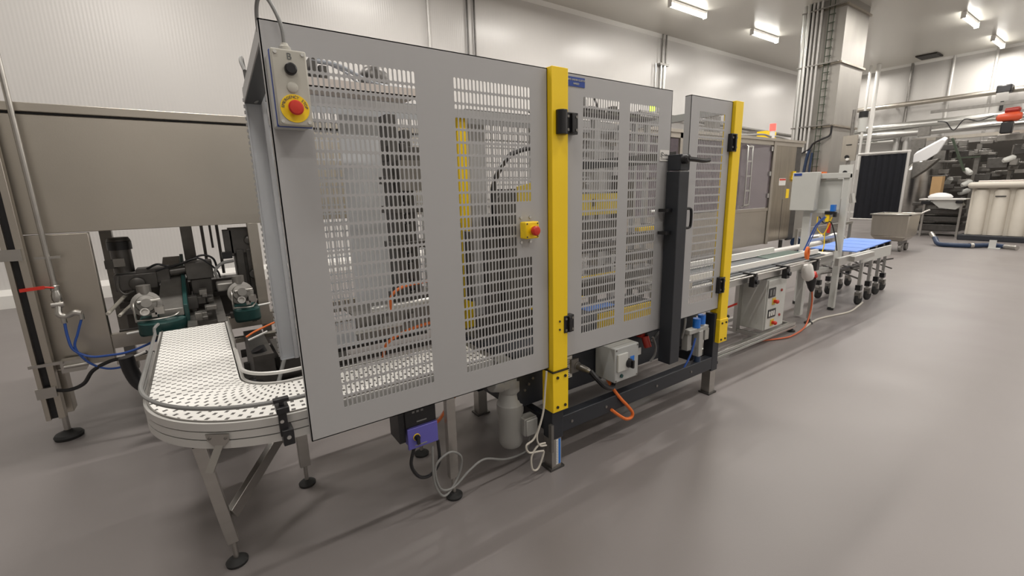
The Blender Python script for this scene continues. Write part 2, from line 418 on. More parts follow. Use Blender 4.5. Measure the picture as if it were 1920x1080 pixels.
# cable bracket bar at the top left running to the back
br = MB().quadbox([(.262, 1.84, 2.12), (.345, 1.84, 2.12), (.383, 2.90, 2.10), (.30, 2.90, 2.10), (.262, 1.84, 2.18), (.345, 1.84, 2.18), (.383, 2.90, 2.165), (.30, 2.90, 2.165)])
q = build('cross_bar', br, 'guard_grey', M, .003, label='top bar from the front panel back to the rear guard, shade underneath done as a black plate')
build('underside_shade', MB().quadbox([(.266, 1.84, 2.117), (.341, 1.84, 2.117), (.379, 2.90, 2.097), (.304, 2.90, 2.097), (.266, 1.84, 2.12), (.341, 1.84, 2.12), (.379, 2.90, 2.10), (.304, 2.90, 2.10)]), 'black', q)  # thin black plate painting in the shade below the bar
build('cable', MB().tube([(.31, 2.75, 2.17), (.30, 2.7, 2.235), (.285, 2.6, 2.25), (.275, 2.55, 2.22), (.28, 2.5, 2.17)], .008), 'cable_grey', M)
build('cable', MB().tube([(.35, 2.85, 2.10), (.38, 2.6, 2.13), (.42, 2.5, 2.10), (.45, 2.6, 2.04)], .009), 'cable_grey', M)
# rear guard
YR = 2.93
g = MB().perf(.305, 1.565, .635, 2.18, YR, [(.41, 20, .738, 25), (1.03, 22, .738, 25)]); flanges(g, .305, 1.565, .635, 2.18, YR - .025, .028)
g.box(.382, .40, YR - .05, YR, .64, 2.18)
build('rear_guard', g, 'guard_blue', M, label='rear slotted guard panel, bluish grey, behind the left panel')
ed = MB()
for k in range(47): ed.box(.298, .305, YR - .02, YR - .004, .66 + k * .0315, .676 + k * .0315)
build('toothed_edge', ed, 'guard_grey', M)
g = MB().perf(1.66, 3.14, .635, 2.18, YR, [(1.82, 22, .738, 25), (2.38, 30, .738, 25)]); flanges(g, 1.66, 3.14, .635, 2.18, YR - .025, .028)
build('rear_guard', g, 'guard_grey', M, label='rear slotted guard panel behind the middle door')
build('safety_post', MB().box(1.572, 1.655, YR - .05, YR + .03, .45, 2.12), 'yellow', M, .003, label='yellow post seen through the left panel at the back')
fr = MB().box(.40, 3.2, 2.84, 2.88, 2.11, 2.16).box(3.15, 3.19, 1.86, 2.9, 2.10, 2.15).box(3.15, 3.2, 2.88, 2.94, .2, 2.12)
build('top_frame', fr, 'guard_grey', M, label='inner top frame rails of the guard')
# things on top of the guard, behind the upper slots
tr = thing('cable_tray', 'pale cable tray with hoses and a dark round motor on top of the guard', 'cable tray', (.85, 2.6, 2.13))
build('tray', MB().box(.42, 1.12, 2.5, 2.7, 2.135, 2.14).box(.42, 1.12, 2.5, 2.504, 2.135, 2.178).box(.42, 1.12, 2.696, 2.7, 2.135, 2.178), 'tray_pink', tr)
build('dome_motor', MB().lathe((.92, 2.62, 2.14), (0, 0, 1), [(0, .085), (.09, .085), (.12, .075), (.145, .05), (.155, .01)], 20), 'dark_metal', tr)
build('hose', MB().tube([(.58, 2.56, 2.27), (.72, 2.56, 2.26), (.86, 2.54, 2.20), (.98, 2.54, 2.18), (1.1, 2.6, 2.19), (1.14, 2.66, 2.15)], .011), 'tube_clear', tr)
build('hose', MB().tube([(.6, 2.6, 2.30), (.75, 2.6, 2.25), (.85, 2.6, 2.19), (1.0, 2.57, 2.19)], .008), 'tube_clear', tr)
vb = MB()
for k in range(5): vb.box(.44 + k * .045, .475 + k * .045, 2.55, 2.65, 2.15, 2.25 + .03 * (k % 2))
build('valve_block', vb, 'dark_metal', tr)
fit = MB()
for k in range(6): fit.lathe((.60 + k * .035, 2.6, 2.15), (0, 0, 1), [(0, .008), (.03, .012), (.05, .006)], 10)
build('fitting', fit, 'mid_metal', tr)
# hanging station B
hb = thing('control_station', 'beige hanging push-button box marked B with red emergency stop on a yellow disc', 'control box', (.32, 1.79, 1.83))
HY = 1.69; PX0, PX1, PZ0, PZ1 = .268, .373, 1.832, 2.066
def pq(y0, y1, e=0): return MB().box(PX0 - e, PX1 + e, y0, y1, PZ0 - e, PZ1 + e)
build('front_cover', pq(HY, HY + .028), 'beige', hb, .005)
build('gasket', pq(HY + .028, HY + .044, .0015), 'blue', hb, .002, label='dark blue seal around the box')
build('back_box', pq(HY + .044, 1.809), 'light_grey', hb, .005)
PC = (PX0 + PX1) / 2
build('cable_gland', MB().lathe((PC, HY + .05, PZ1), (0, 0, 1), [(0, .019), (.018, .019), (.022, .013), (.03, .010)], 16), 'beige', hb)
build('cable', MB().tube([(PC, HY + .05, PZ1 + .02), (PC - .002, HY + .055, 2.15), (PC - .018, 1.77, 2.215), (.288, 1.80, 2.25), (.274, 1.83, 2.25), (.268, 1.86, 2.22), (.268, 1.88, 2.16)], .0065), 'cable_grey', hb)
build('push_button', MB().lathe((PC, HY, 2.006), (0, -1, 0), [(0, .0185), (.012, .0185), (.014, .015), (.016, .014)], 24), 'black', hb, label='black push button')
build('blank_plug', MB().lathe((PC, HY, 1.951), (0, -1, 0), [(0, .0165), (.004, .0165), (.006, .012)], 24), 'beige', hb, label='round beige blanking plug')
d_ = build('warning_disc', MB().lathe((PC, HY, 1.886), (0, -1, 0), [(0, .044), (.0025, .044)], 36), 'yellow', hb, label='yellow disc reading EMERGENCY STOP')
lt = MB(); word = 'EMERGENCY STOP'
for i, ch in enumerate(word):
    if ch == ' ': continue
    an_ = math.radians(174 - i * 12.9); c_, s_ = math.cos(an_), math.sin(an_)
    tmb = text_mb(ch, .0125, (PC + .0355 * c_, HY - .003, 1.886 + .0355 * s_), (s_, 0, -c_), (c_, 0, s_)); n_ = len(lt.v)
    lt.v += tmb.v; lt.f += [tuple(q + n_ for q in f) for f in tmb.f]
build('lettering', lt, 'text_grey', d_)
build('emergency_button', MB().lathe((PC, HY, 1.886), (0, -1, 0), [(0, .013), (.010, .013), (.012, .0215), (.022, .0235), (.027, .019), (.029, .006)], 28), 'red', hb, label='red mushroom emergency button')
for xx in (PX0 + .012, PX1 - .012):
    for zz in (PZ0 + .012, PZ1 - .012): build('screw', MB().cyl((xx, HY, zz), (xx, HY - .004, zz), .0055, 12), 'alu', hb)
build('marking', text_mb('B', .028, (PC, HY - .0005, 2.044), (1, 0, 0), (0, 0, 1)), 'text_grey', hb)
# small e-stop on the left panel
eb = build('stop_box', MB().box(1.307, 1.392, 1.752, 1.80, 1.372, 1.455), 'yellow', M, .006, label='small yellow emergency stop box')
build('stop_button', MB().lathe((1.35, 1.752, 1.412), (0, -1, 0), [(0, .016), (.014, .016), (.016, .023), (.032, .024), (.038, .018), (.04, .006)], 24), 'red', eb)
build('collar', MB().lathe((1.35, 1.752, 1.412), (0, -1, 0), [(0, .022), (.01, .022)], 24), 'yellow', eb)
sb = MB()
for xx in (1.317, 1.382):
    for zz in (1.382, 1.446): sb.cyl((xx, 1.752, zz), (xx, 1.75, zz), .004, 10)
build('screw', sb, 'dark_metal', eb)
sb = MB()
for xx in (1.32, 1.377):
    for zz in (1.352, 1.475): sb.cyl((xx, 1.81, zz), (xx, 1.803, zz), .007, 10)
build('bolt', sb, 'alu', M)
# black lock post with handle
bp_ = build('lock_post', MB().box(2.44, 2.54, 1.70, 1.795, .452, 1.70), 'anthracite', M, .005, label='tall black lock post between the two doors')
build('cap', MB().box(2.445, 2.54, 1.70, 1.795, 1.705, 1.80), 'anthracite', bp_, .004)
hd = MB().lathe((2.47, 1.70, 1.77), (0, -1, 0), [(0, .028), (.03, .028), (.04, .02)], 16).tube([(2.47, 1.67, 1.77), (2.53, 1.655, 1.765), (2.60, 1.65, 1.76), (2.66, 1.65, 1.765)], .014, 10)
build('lever', hd, 'black', bp_, label='black lever handle at the top of the lock post')
def bow(x, y, z0, z1, out):
    return MB().tube([(x, y, z0), (x + out * .8, y - .01, z0), (x + out, y - .015, z0 + .02), (x + out, y - .015, z1 - .02), (x + out * .8, y - .01, z1), (x, y, z1)], .009, 8, 5)
build('pull_handle', bow(2.54, 1.72, 1.35, 1.47, .05), 'black', bp_)
builds('pull_handle', MB().box(2.385, 2.44, 1.74, 1.80, 1.455, 1.475).box(2.385, 2.44, 1.74, 1.80, 1.315, 1.335), 'black', bp_)
# base frame, dark
bs = MB().box(1.50, 1.585, 1.79, 1.87, .195, .40).box(1.585, 3.12, 1.80, 1.86, .215, .315).box(3.12, 3.2, 1.80, 1.88, .195, .66)
bs.box(1.50, 1.585, 2.62, 2.70, .19, .66).box(3.12, 3.2, 2.62, 2.70, .19, .66).box(1.52, 1.57, 1.87, 2.62, .215, .30).box(3.14, 3.19, 1.87, 2.62, .215, .30).box(1.585, 3.12, 2.63, 2.69, .215, .315)
build('base_frame', bs, 'anthracite', M, .004, label='dark base frame')
sp_ = MB().box(1.38, 3.12, 1.955, 1.965, .37, .665).box(1.38, 1.39, 1.965, 2.7, .36, .66).box(1.39, 3.12, 1.965, 2.68, .655, .665).box(1.39, 3.12, 2.66, 2.67, .40, .66)
build('side_plate', sp_, 'anthracite', M, label='dark body side plate under the guard doors')
bb = MB()
for xx, zz in ((1.46, .50), (1.49, .53), (1.43, .47)): bb.cyl((xx, 1.955, zz), (xx, 1.948, zz), .008, 10)
for xx in (1.66, 1.95, 2.45, 2.85): bb.cyl((xx, 1.80, .265), (xx, 1.795, .265), .009, 10)
build('bolt', bb, 'mid_metal', M)
def mleg(x, y, lab=None):
    l_ = build('leg', MB().box(x - .036, x + .036, y - .036, y + .036, .012, .2), 'steel', M, .002, label=lab)
    build('foot_plate', MB().box(x - .052, x + .052, y - .045, y + .045, 0, .013), 'dark_metal', l_)
    return l_
l1 = mleg(1.537, 1.83, 'front metal leg with blue and white height scale'); mleg(3.155, 1.84); mleg(1.54, 2.66); mleg(3.155, 2.66)
def scale(x, y, par):
    build('height_scale', MB().box(x - .005, x + .03, y - .0375, y - .0365, .03, .19), 'white', par)
    build('scale_strip', MB().box(x + .012, x + .028, y - .0382, y - .0374, .03, .19), 'bright_blue', par)
    tk = MB()
    for k in range(14): tk.box(x - .004, x + .008, y - .0382, y - .0374, .04 + k * .0105, .042 + k * .0105)
    build('tick', tk, 'text_grey', par)
scale(1.537, 1.83, l1)
build('bracket', MB().box(1.482, 1.50, 1.775, 1.80, .13, .30), 'mid_metal', M)
# plate with print, socket connector, switch box, red plug, air unit
lb = build('rating_plate', MB().box(1.735, 1.80, 1.951, 1.955, .455, .60), 'paper', M, label='white rating plate')
lx = MB()
for k in range(9): lx.box(1.742, 1.742 + random.choice((.03, .04, .05)), 1.950, 1.951, .462 + k * .014, .466 + k * .014)
build('print', lx, 'text_grey', lb)
cn = build('connector', MB().lathe((1.83, 1.955, .525), (.15, -1, -.1), [(0, .03), (.02, .03), (.022, .021), (.06, .022), (.1, .018), (.12, .012)], 20).cb((1.81, 1.945, .53), (.06, .02, .09)), 'mid_metal', M, label='round metal cable connector')
build('cable', MB().tube([(1.85, 1.84, .515), (1.87, 1.80, .47), (1.93, 1.79, .41), (2.0, 1.80, .38), (2.06, 1.84, .385), (2.1, 1.88, .41)], .016), 'black', cn)
sw = build('switch_box', MB().box(2.0, 2.22, 1.78, 1.95, .412, .638), 'box_grey', M, .006, label='grey main switch box with black rotary knob')
build('switch_plate', MB().box(2.015, 2.105, 1.766, 1.78, .485, .60), 'light_grey', sw, .003)
build('switch_knob', MB().lathe((2.115, 1.772, .527), (0, -1, 0), [(0, .03), (.012, .03), (.014, .026), (.03, .024), (.032, .018)], 24).box(2.108, 2.122, 1.728, 1.765, .502, .552), 'black', sw)
for xx in (2.012, 2.208):
    for zz in (.424, .626): build('screw', MB().cyl((xx, 1.78, zz), (xx, 1.777, zz), .006), 'mid_metal', sw)
build('sticker', MB().box(2.14, 2.178, 1.778, 1.78, .515, .56), 'bright_blue', sw)
build('indicator', MB().cyl((2.06, 1.78, .45), (2.06, 1.772, .45), .012), 'green', sw)
build('orange_cable', MB().tube([(2.02, 1.86, .412), (2.03, 1.82, .36), (2.07, 1.79, .29), (2.13, 1.775, .22), (2.17, 1.77, .165), (2.155, 1.77, .135), (2.10, 1.77, .145), (2.04, 1.78, .19), (1.99, 1.79, .235)], .0105), 'orange', M, label='orange cable looping under the switch box')
pg = build('plug', MB().cyl((2.43, 1.90, .60), (2.43, 1.87, .53), .026).cb((2.43, 1.93, .62), (.06, .05, .05)), 'dark_red', M, label='red plug')
build('cable', MB().tube([(2.49, 1.88, .59), (2.50, 1.86, .52), (2.49, 1.86, .46), (2.46, 1.87, .42)], .008), 'cable_grey', pg)
build('sticker', MB().box(2.36, 2.46, 1.951, 1.955, .45, .50), 'paper', M)
au = build('air_unit', MB().box(2.83, 2.88, 1.83, 1.88, .42, .56).box(2.93, 2.98, 1.80, 1.85, .36, .56).box(2.82, 3.06, 1.81, 1.86, .55, .585).box(3.02, 3.07, 1.81, 1.86, .47, .56), 'motor_grey', M, .004, label='compressed air unit with two blue caps')
build('blue_cap', MB().cyl((2.93, 1.83, .585), (2.93, 1.83, .655), .028).cyl((3.0, 1.835, .60), (3.0, 1.835, .67), .028), 'bright_blue', au)
build('bowl', MB().cyl((2.955, 1.825, .36), (2.955, 1.825, .27), .024), 'dark_blue', au)
build('blue_hose', MB().tube([(2.88, 1.80, .52), (2.83, 1.80, .40), (2.76, 1.82, .28), (2.72, 1.84, .22)], .007), 'hose_blue', au)
build('hose', MB().tube([(2.80, 1.86, .52), (2.80, 1.84, .62), (2.84, 1.86, .68), (2.95, 1.9, .66), (3.08, 1.9, .64)], .008), 'cable_grey', au)
# gear motor beneath
gm = build('gear_motor', MB().lathe((1.37, 2.02, .115), (0, 0, 1), [(0, .06), (.02, .072), (.05, .074), (.20, .074), (.22, .08), (.27, .08), (.28, .072), (.34, .06), (.36, .07), (.42, .07), (.44, .05)], 24), 'motor_grey', M, label='grey vertical gear motor under the conveyor')
build('terminal_box', MB().box(1.395, 1.485, 1.91, 1.98, .20, .31).box(1.40, 1.48, 1.895, 1.91, .205, .305), 'motor_grey', gm, .006)
build('gearbox', MB().box(1.29, 1.47, 1.96, 2.12, .50, .66).cyl((1.30, 2.0, .52), (1.22, 1.98, .55), .04), 'motor_grey', gm, .008)
build('cable', MB().tube([(1.45, 1.94, .20), (1.44, 1.94, .12), (1.40, 1.93, .09), (1.25, 1.9, .12), (1.1, 1.88, .19), (1.0, 1.87, .17), (.9, 1.86, .12), (.82, 1.85, .15), (.80, 1.85, .28), (.88, 1.85, .33), (.95, 1.86, .27), (.93, 1.87, .16), (.84, 1.85, .10), (.79, 1.85, .2), (.79, 1.85, .4)], .006), 'cable_grey', gm)
build('light_cable', MB().tube([(1.450, 1.775, .64), (1.440, 1.775, .55), (1.422, 1.77, .42), (1.390, 1.77, .33), (1.350, 1.77, .27), (1.300, 1.77, .25), (1.320, 1.77, .20), (1.400, 1.77, .18), (1.420, 1.77, .16), (1.380, 1.77, .08), (1.340, 1.77, .09), (1.335, 1.77, .17), (1.380, 1.77, .22), (1.440, 1.78, .21)], .0055), 'cable_light', M, label='thin pale cable looping beside the front leg')
build('light_cable', MB().tube([(1.400, 1.765, .36), (1.370, 1.765, .28), (1.390, 1.765, .22), (1.440, 1.77, .20)], .005), 'cable_light', M)
build('dark_hose', MB().tube([(2.44, 1.9, .62), (2.5, 1.9, .55), (2.6, 1.9, .6), (2.75, 1.9, .55), (2.85, 1.9, .42), (3.05, 1.88, .42), (3.1, 1.87, .55)], .012), 'black', M)

# ---- innards seen through the slots
arm = MB().box(.90, .96, 2.42, 2.55, .8, 2.02).box(1.0, 1.05, 2.45, 2.52, .85, 1.95).box(.88, 1.14, 2.44, 2.5, 1.78, 1.86)
for k in range(18): arm.box(.965, .995, 2.42, 2.50, .9 + k * .055, .94 + k * .055)
for z in (1.0, 1.3, 1.5, 1.66): arm.box(.88, 1.1, 2.40, 2.56, z, z + .04)
build('lift_column', arm, 'dark_metal', M, .003, label='dark lifting column behind the left slots')
build('bag', MB().box(.93, 1.05, 2.36, 2.41, 1.62, 1.78), 'mid_metal', M)
lw = MB().box(.62, 1.12, 2.34, 2.36, .84, .97).box(.62, 1.12, 2.36, 2.6, .965, .975).box(.75, .80, 2.3, 2.34, .9, .96).box(.9, .94, 2.3, 2.34, .9, .95)
build('side_channel', lw, 'mid_metal', M)
builds('cylinder', MB().cyl((.7, 2.33, 1.0), (1.1, 2.33, 1.0), .02).cyl((.6, 2.31, .9), (.86, 2.31, .9), .015), 'alu', M)
build('orange_cable', MB().tube([(.80, 2.32, .98), (.81, 2.30, 1.07), (.88, 2.3, 1.11), (1.0, 2.3, 1.12), (1.12, 2.3, 1.13)], .008).tube([(.72, 2.28, .72), (.76, 2.28, .82), (.9, 2.28, .87), (1.1, 2.28, .89)], .009), 'orange', M)
blk = MB().box(1.60, 1.74, 2.38, 2.5, .72, 1.62).box(1.50, 1.62, 2.42, 2.5, .75, 1.45).box(1.4, 1.9, 2.36, 2.44, .70, .82).box(1.74, 1.86, 2.40, 2.5, .7, 1.2)
blk.box(1.30, 1.36, 2.5, 2.6, .9, 1.42).box(1.41, 1.44, 2.5, 2.58, .9, 1.36)
build('magazine_frame', blk, 'dark_metal', M, .003, label='dark magazine frame behind the left slots')
build('energy_chain', MB().tube([(1.53, 2.38, 1.35), (1.52, 2.38, 1.55), (1.56, 2.38, 1.70), (1.66, 2.38, 1.82), (1.8, 2.38, 1.87), (1.98, 2.38, 1.88)], .017, 8), 'black', M, label='curved black cable chain')
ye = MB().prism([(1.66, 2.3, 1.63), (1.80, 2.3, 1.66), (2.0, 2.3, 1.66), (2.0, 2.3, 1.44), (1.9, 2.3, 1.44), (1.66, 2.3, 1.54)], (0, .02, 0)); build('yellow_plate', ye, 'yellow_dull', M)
build('disc', MB().lathe((1.62, 2.33, 1.5), (0, -1, 0), [(0, .12), (.02, .12)], 28), 'dark_metal', M)
# behind the middle door
mb = MB().quadbox([(2.05, 2.2, 1.73), (3.1, 2.2, 1.79), (3.1, 2.24, 1.79), (2.05, 2.24, 1.73), (2.05, 2.2, 1.78), (3.1, 2.2, 1.875), (3.1, 2.24, 1.875), (2.05, 2.24, 1.78)]); build('carriage_beam', mb, 'black', M)
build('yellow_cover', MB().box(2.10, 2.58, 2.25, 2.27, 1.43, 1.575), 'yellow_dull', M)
build('yellow_cover_slot', MB().box(2.26, 2.28, 2.245, 2.25, 1.49, 1.54), 'black', M)
db = MB()
for (x0, x1, z0, z1) in ((2.10, 2.62, 1.26, 1.38), (2.12, 2.6, 1.16, 1.22), (2.62, 3.05, 1.18, 1.27), (2.62, 3.02, 1.06, 1.12), (2.55, 2.62, 1.3, 1.7), (2.64, 2.72, 1.4, 1.66), (2.05, 2.6, .84, .95), (2.62, 3.05, .88, .97), (2.1, 3.05, .6, .64)):
    db.box(x0, x1, 2.28, 2.36, z0, z1)
builds('press_frame', db, 'dark_metal', M, .003, label='dark press frames behind the middle door')
mm = MB()
for k in range(26):
    x = random.uniform(2.08, 3.05); z = random.choice((1.02, 1.1, 1.2, 1.66, 1.95, 1.3)) + random.uniform(-.03, .03)
    mm.cb((x, random.uniform(2.3, 2.5), z), (random.uniform(.03, .16), .04, random.uniform(.015, .05)))
mm.cyl((2.5, 2.3, 1.14), (2.95, 2.32, 1.12), .012).cyl((2.66, 2.3, 1.04), (2.9, 2.3, 1.03), .012).cyl((2.05, 2.3, 1.2), (2.5, 2.34, 1.16), .008)
builds('linkage', mm, 'mid_metal', M)
up = MB()
for x, w_ in ((2.42, .05), (2.86, .03), (3.0, .04), (2.75, .03), (2.16, .03)): up.box(x, x + w_, 2.4, 2.44, .7, 2.1)
builds('upright', up, 'guard_grey', M)
yl = MB().box(2.1, 3.1, 2.02, 2.04, .765, .79).box(2.1, 3.1, 2.02, 2.035, .68, .765).box(1.6, 2.05, 2.1, 2.12, .895, .91).box(2.08, 2.55, 2.24, 2.26, .99, 1.005).box(2.7, 3.05, 2.2, 2.24, 1.29, 1.315)
builds('yellow_rail', yl, 'yellow', M, label='yellow guide rails behind the middle door')
build('blue_sheet', MB().box(2.08, 2.35, 2.1, 2.22, .80, .805), 'sheet_blue', M)
cv = MB().box(2.75, 3.2, 2.1, 2.5, .83, .86).box(2.7, 3.2, 2.06, 2.09, .8, .87)
for k in range(9): cv.cyl((2.76 + k * .05, 2.1, .9), (2.76 + k * .05, 2.5, .9), .014, 10)
build('roller_bed', cv, 'rail', M)
build('grab_bar', MB().tube([(3.45, 2.7, 1.39), (3.6, 2.7, 1.39), (3.68, 2.7, 1.37), (3.7, 2.7, 1.3), (3.68, 2.7, 1.2)], .014), 'alu', M)
tp = MB()
for k in range(14): tp.cb((2.0 + k * .075, 2.5 + random.uniform(-.05, .05), 2.17), (.05, .06, random.uniform(.03, .08)))
tp.box(1.98, 3.1, 2.4, 2.6, 2.13, 2.145).tube([(2.05, 2.5, 2.3), (2.2, 2.5, 2.36), (2.45, 2.5, 2.32), (2.55, 2.5, 2.2)], .008).lathe((2.38, 2.5, 2.15), (0, 0, 1), [(0, .04), (.08, .04), (.11, .02)], 14)
build('valve_bank', tp, 'dark_metal', M, label='dark valve bank on top of the guard')
build('signal_lamp', MB().lathe((2.13, 2.3, 2.14), (0, 0, 1), [(0, .018), (.03, .018), (.04, .006)], 14), 'green_lamp', M, label='small green lamp')
build('signal_lamp', MB().lathe((2.92, 2.3, 2.17), (0, 0, 1), [(0, .022), (.035, .022), (.045, .006)], 14), 'yellow_lamp', M, label='small yellow-green lamp')

# ================================================================ CURVED WHITE BELT CONVEYOR
C0 = (.27, 2.43); ZB = .75
def cpath(off, y_end=3.66, x_end=1.16, n=26):
    # centre line radius .38, normal pointing outwards (away from the bend centre)
    P = []
    for k in range(13): P.append((C0[0] - (.375), y_end + (C0[1] - y_end) * k / 12, -1, 0))
    for k in range(1, n): a = math.pi + (math.pi / 2) * k / n; P.append((C0[0] + .375 * math.cos(a), C0[1] + .375 * math.sin(a), math.cos(a), math.sin(a)))
    for k in range(0, 13): P.append((C0[0] + (x_end - C0[0]) * k / 12, C0[1] - .375, 0, -1))
    return P
CP = cpath(0)
V = thing('curved_conveyor', 'curved conveyor with white modular belt sweeping out of the guarded machine', 'conveyor', (.0, 2.2, 0))
bm_ = MB(); W = .172; uvs = []; s_ = 0
NW = 4
for i, (x, y, nx, ny) in enumerate(CP):
    if i: s_ += math.hypot(x - CP[i - 1][0], y - CP[i - 1][1])
    for k in range(NW + 1):
        o_ = -W + 2 * W * k / NW; bm_.v.append((x + nx * o_, y + ny * o_, ZB)); uvs.append((o_ + 1, s_))
for i in range(len(CP) - 1):
    for k in range(NW):
        a = i * (NW + 1) + k; bm_.f.append((a, a + 1, a + NW + 2, a + NW + 1))
bm_.uv = uvs
# thin body beneath the belt surface
n0 = len(bm_.v)
bd = MB().sweep(CP, [(-W, ZB - .001), (W, ZB - .001), (W, ZB - .012), (-W, ZB - .012)])
bm_.v += bd.v; bm_.f += [tuple(i + n0 for i in f) for f in bd.f]; bm_.uv += [(1 + .0, .0)] * len(bd.v)
build('belt', bm_, 'belt_white', V, label='white modular plastic belt')
def band(o0, o1, z0, z1, path=CP): return MB().sweep(path, [(o0, z1), (o1, z1), (o1, z0), (o0, z0)])
so = MB()
for z0, z1, o in ((.719, .752, .192), (.683, .714, .190), (.645, .678, .190)):
    so_ = band(.178, o, z0, z1); n0 = len(so.v); so.v += so_.v; so.f += [tuple(i + n0 for i in f) for f in so_.f]
build('side_frame', so, 'rail', V, label='outer aluminium side profile with two grooves')
build('groove', band(.178, .186, .650, .745), 'dark_metal', V)
build('wear_strip', band(.174, .180, .74, .757), 'mid_metal', V)
si = band(-.192, -.178, .645, .755); build('side_frame', si, 'rail', V)
build('deck', band(-.176, .176, .66, .725), 'mid_metal', V)
# guide rails above the belt
def offpath(o, z, i0, i1): return [(CP[i][0] + CP[i][2] * o, CP[i][1] + CP[i][3] * o, z) for i in range(i0, i1)]
op = offpath(.19, .815, 3, 40); op = [(op[0][0] + .02, op[0][1] + .06, .86), (op[0][0], op[0][1] + .02, .845)] + op
gr = build('guide_rail', MB().tube(op, .0085, 8, 2), 'cable_grey', V, label='outer round guide rail')
build('guide_rail', MB().tube(offpath(.19, .785, 6, 14), .008, 8, 2), 'cable_grey', V)
build('guide_rail', MB().tube(offpath(-.185, .80, 9, 46), .009, 8, 2), 'rail', V, label='inner round guide rail')
build('guide_rail', MB().box(CP[0][0] + .19, CP[0][0] + .197, 2.95, 3.62, .755, .80), 'mid_metal', V)
cl = MB().box(.155, .185, 1.815, 1.845, .69, .80).box(.15, .195, 1.80, 1.86, .79, .815).lathe((.172, 1.83, .815), (0, 0, 1), [(0, .010), (.02, .010)], 10).box(.145, .20, 1.82, 1.845, .83, .845).box(.16, .20, 1.80, 1.862, .655, .72)
q = build('rail_clamp', cl, 'black', V, .003, label='black plastic rail clamp with knob')
build('bolt', MB().cyl((.18, 1.80, .69), (.18, 1.795, .69), .008).cyl((.165, 1.815, .755), (.165, 1.81, .755), .007), 'alu', q)
# legs
def cleg(x, y, z1, w=.05, d=.03, lab=None):
    l_ = build('leg', MB().box(x - w / 2, x + w / 2, y - d / 2, y + d / 2, .12, z1), 'steel', V, .002, label=lab)
    build('foot', MB().lathe((x, y, 0), (0, 0, 1), [(0, .043), (.012, .045), (.02, .036), (.03, .016)], 20), 'rubber', l_)
    build('spindle', MB().cyl((x, y, .025), (x, y, .13), .011), 'steel', l_)
    return l_
l_ = build('leg', MB().bar((-.062, 2.13, .12), (-.118, 2.095, .63), .055, .045, (1, 0, 0)), 'steel', V, .002, label='front leg of the curved conveyor')
build('foot', MB().lathe((-.06, 2.13, 0), (0, 0, 1), [(0, .043), (.012, .045), (.02, .036), (.03, .016)], 20), 'rubber', l_)
build('spindle', MB().cyl((-.06, 2.13, .025), (-.062, 2.13, .13), .011), 'steel', l_)
cleg(.313, 2.54, .64, .055, .04); cleg(.937, 1.94, .60, .05, .035); cleg(.96, 2.42, .60, .05, .035)
cleg(-.19, 3.45, .64, .05, .04)
build('brace', MB().bar((-.05, 2.145, .235), (.313, 2.53, .48), .03, .06), 'steel', V, .002)
ta = Vector((.832, -.555, 0)); oa = Vector((-.555, -.832, 0)); PB = Vector((C0[0], C0[1], 0)) + oa * .570
def bp3(t_, o_, z): return tuple(PB + ta * t_ + oa * o_ + Vector((0, 0, z)))
bk = MB().prism([bp3(-.045, 0, .712), bp3(.045, 0, .712), bp3(.043, 0, .685), bp3(.022, 0, .66), bp3(-.018, 0, .66), bp3(-.04, 0, .685)], oa * .005)
bk.quadbox([bp3(-.014, 0, .665), bp3(.018, 0, .665), bp3(.018, .005, .665), bp3(-.014, .005, .665), bp3(-.05, .03, .565), bp3(-.018, .03, .565), bp3(-.018, .035, .565), bp3(-.05, .035, .565)])
q = build('leg_bracket', bk, 'steel', V, label='steel plate bracket above the front leg')
for t_ in (-.03, .032): build('bolt', MB().cyl(bp3(t_, .005, .695), bp3(t_, .009, .695), .006, 10), 'mid_metal', q)
vf = build('frequency_drive', MB().box(.665, .82, 1.85, 1.98, .53, .70), 'black', V, .004, label='black and violet frequency drive under the conveyor')
build('drive_cover', MB().box(.668, .82, 1.838, 1.851, .425, .53).box(.68, .817, 1.851, 1.95, .425, .53), 'violet', vf, .003)
build('mounting_plate', MB().box(.635, .665, 1.86, 1.98, .46, .66), 'black', vf)
build('knob_ring', MB().lathe((.71, 1.838, .482), (0, -1, 0), [(0, .017), (.004, .017)], 20), 'yellow', vf)
build('knob', MB().lathe((.71, 1.834, .482), (0, -1, 0), [(0, .015), (.012, .013)], 16).box(.703, .717, 1.812, 1.826, .455, .49), 'black', vf)
ky = MB()
for i in range(3):
    for j in range(2): ky.box(.70 + i * .022, .712 + i * .022, 1.848, 1.85, .60 + j * .025, .61 + j * .025)
ky.box(.72, .77, 1.848, 1.85, .55, .556).box(.70, .76, 1.8365, 1.838, .437, .443)
build('print', ky, 'cable_grey', vf)
build('cable', MB().tube([(.71, 1.87, .425), (.685, 1.87, .33), (.72, 1.87, .25), (.78, 1.87, .235), (.83, 1.87, .29), (.835, 1.88, .40)], .0085), 'black', vf)
build('floor_cable', MB().tube([(.86, 2.0, .42), (.95, 2.1, .38), (1.1, 2.3, .33), (1.3, 2.5, .30), (1.6, 2.6, .30)], .009), 'orange', V)
# fork piece at the outlet
build('transfer_fingers', MB().box(1.155, 1.2, 1.90, 2.22, .735, .748), 'mid_metal', V)

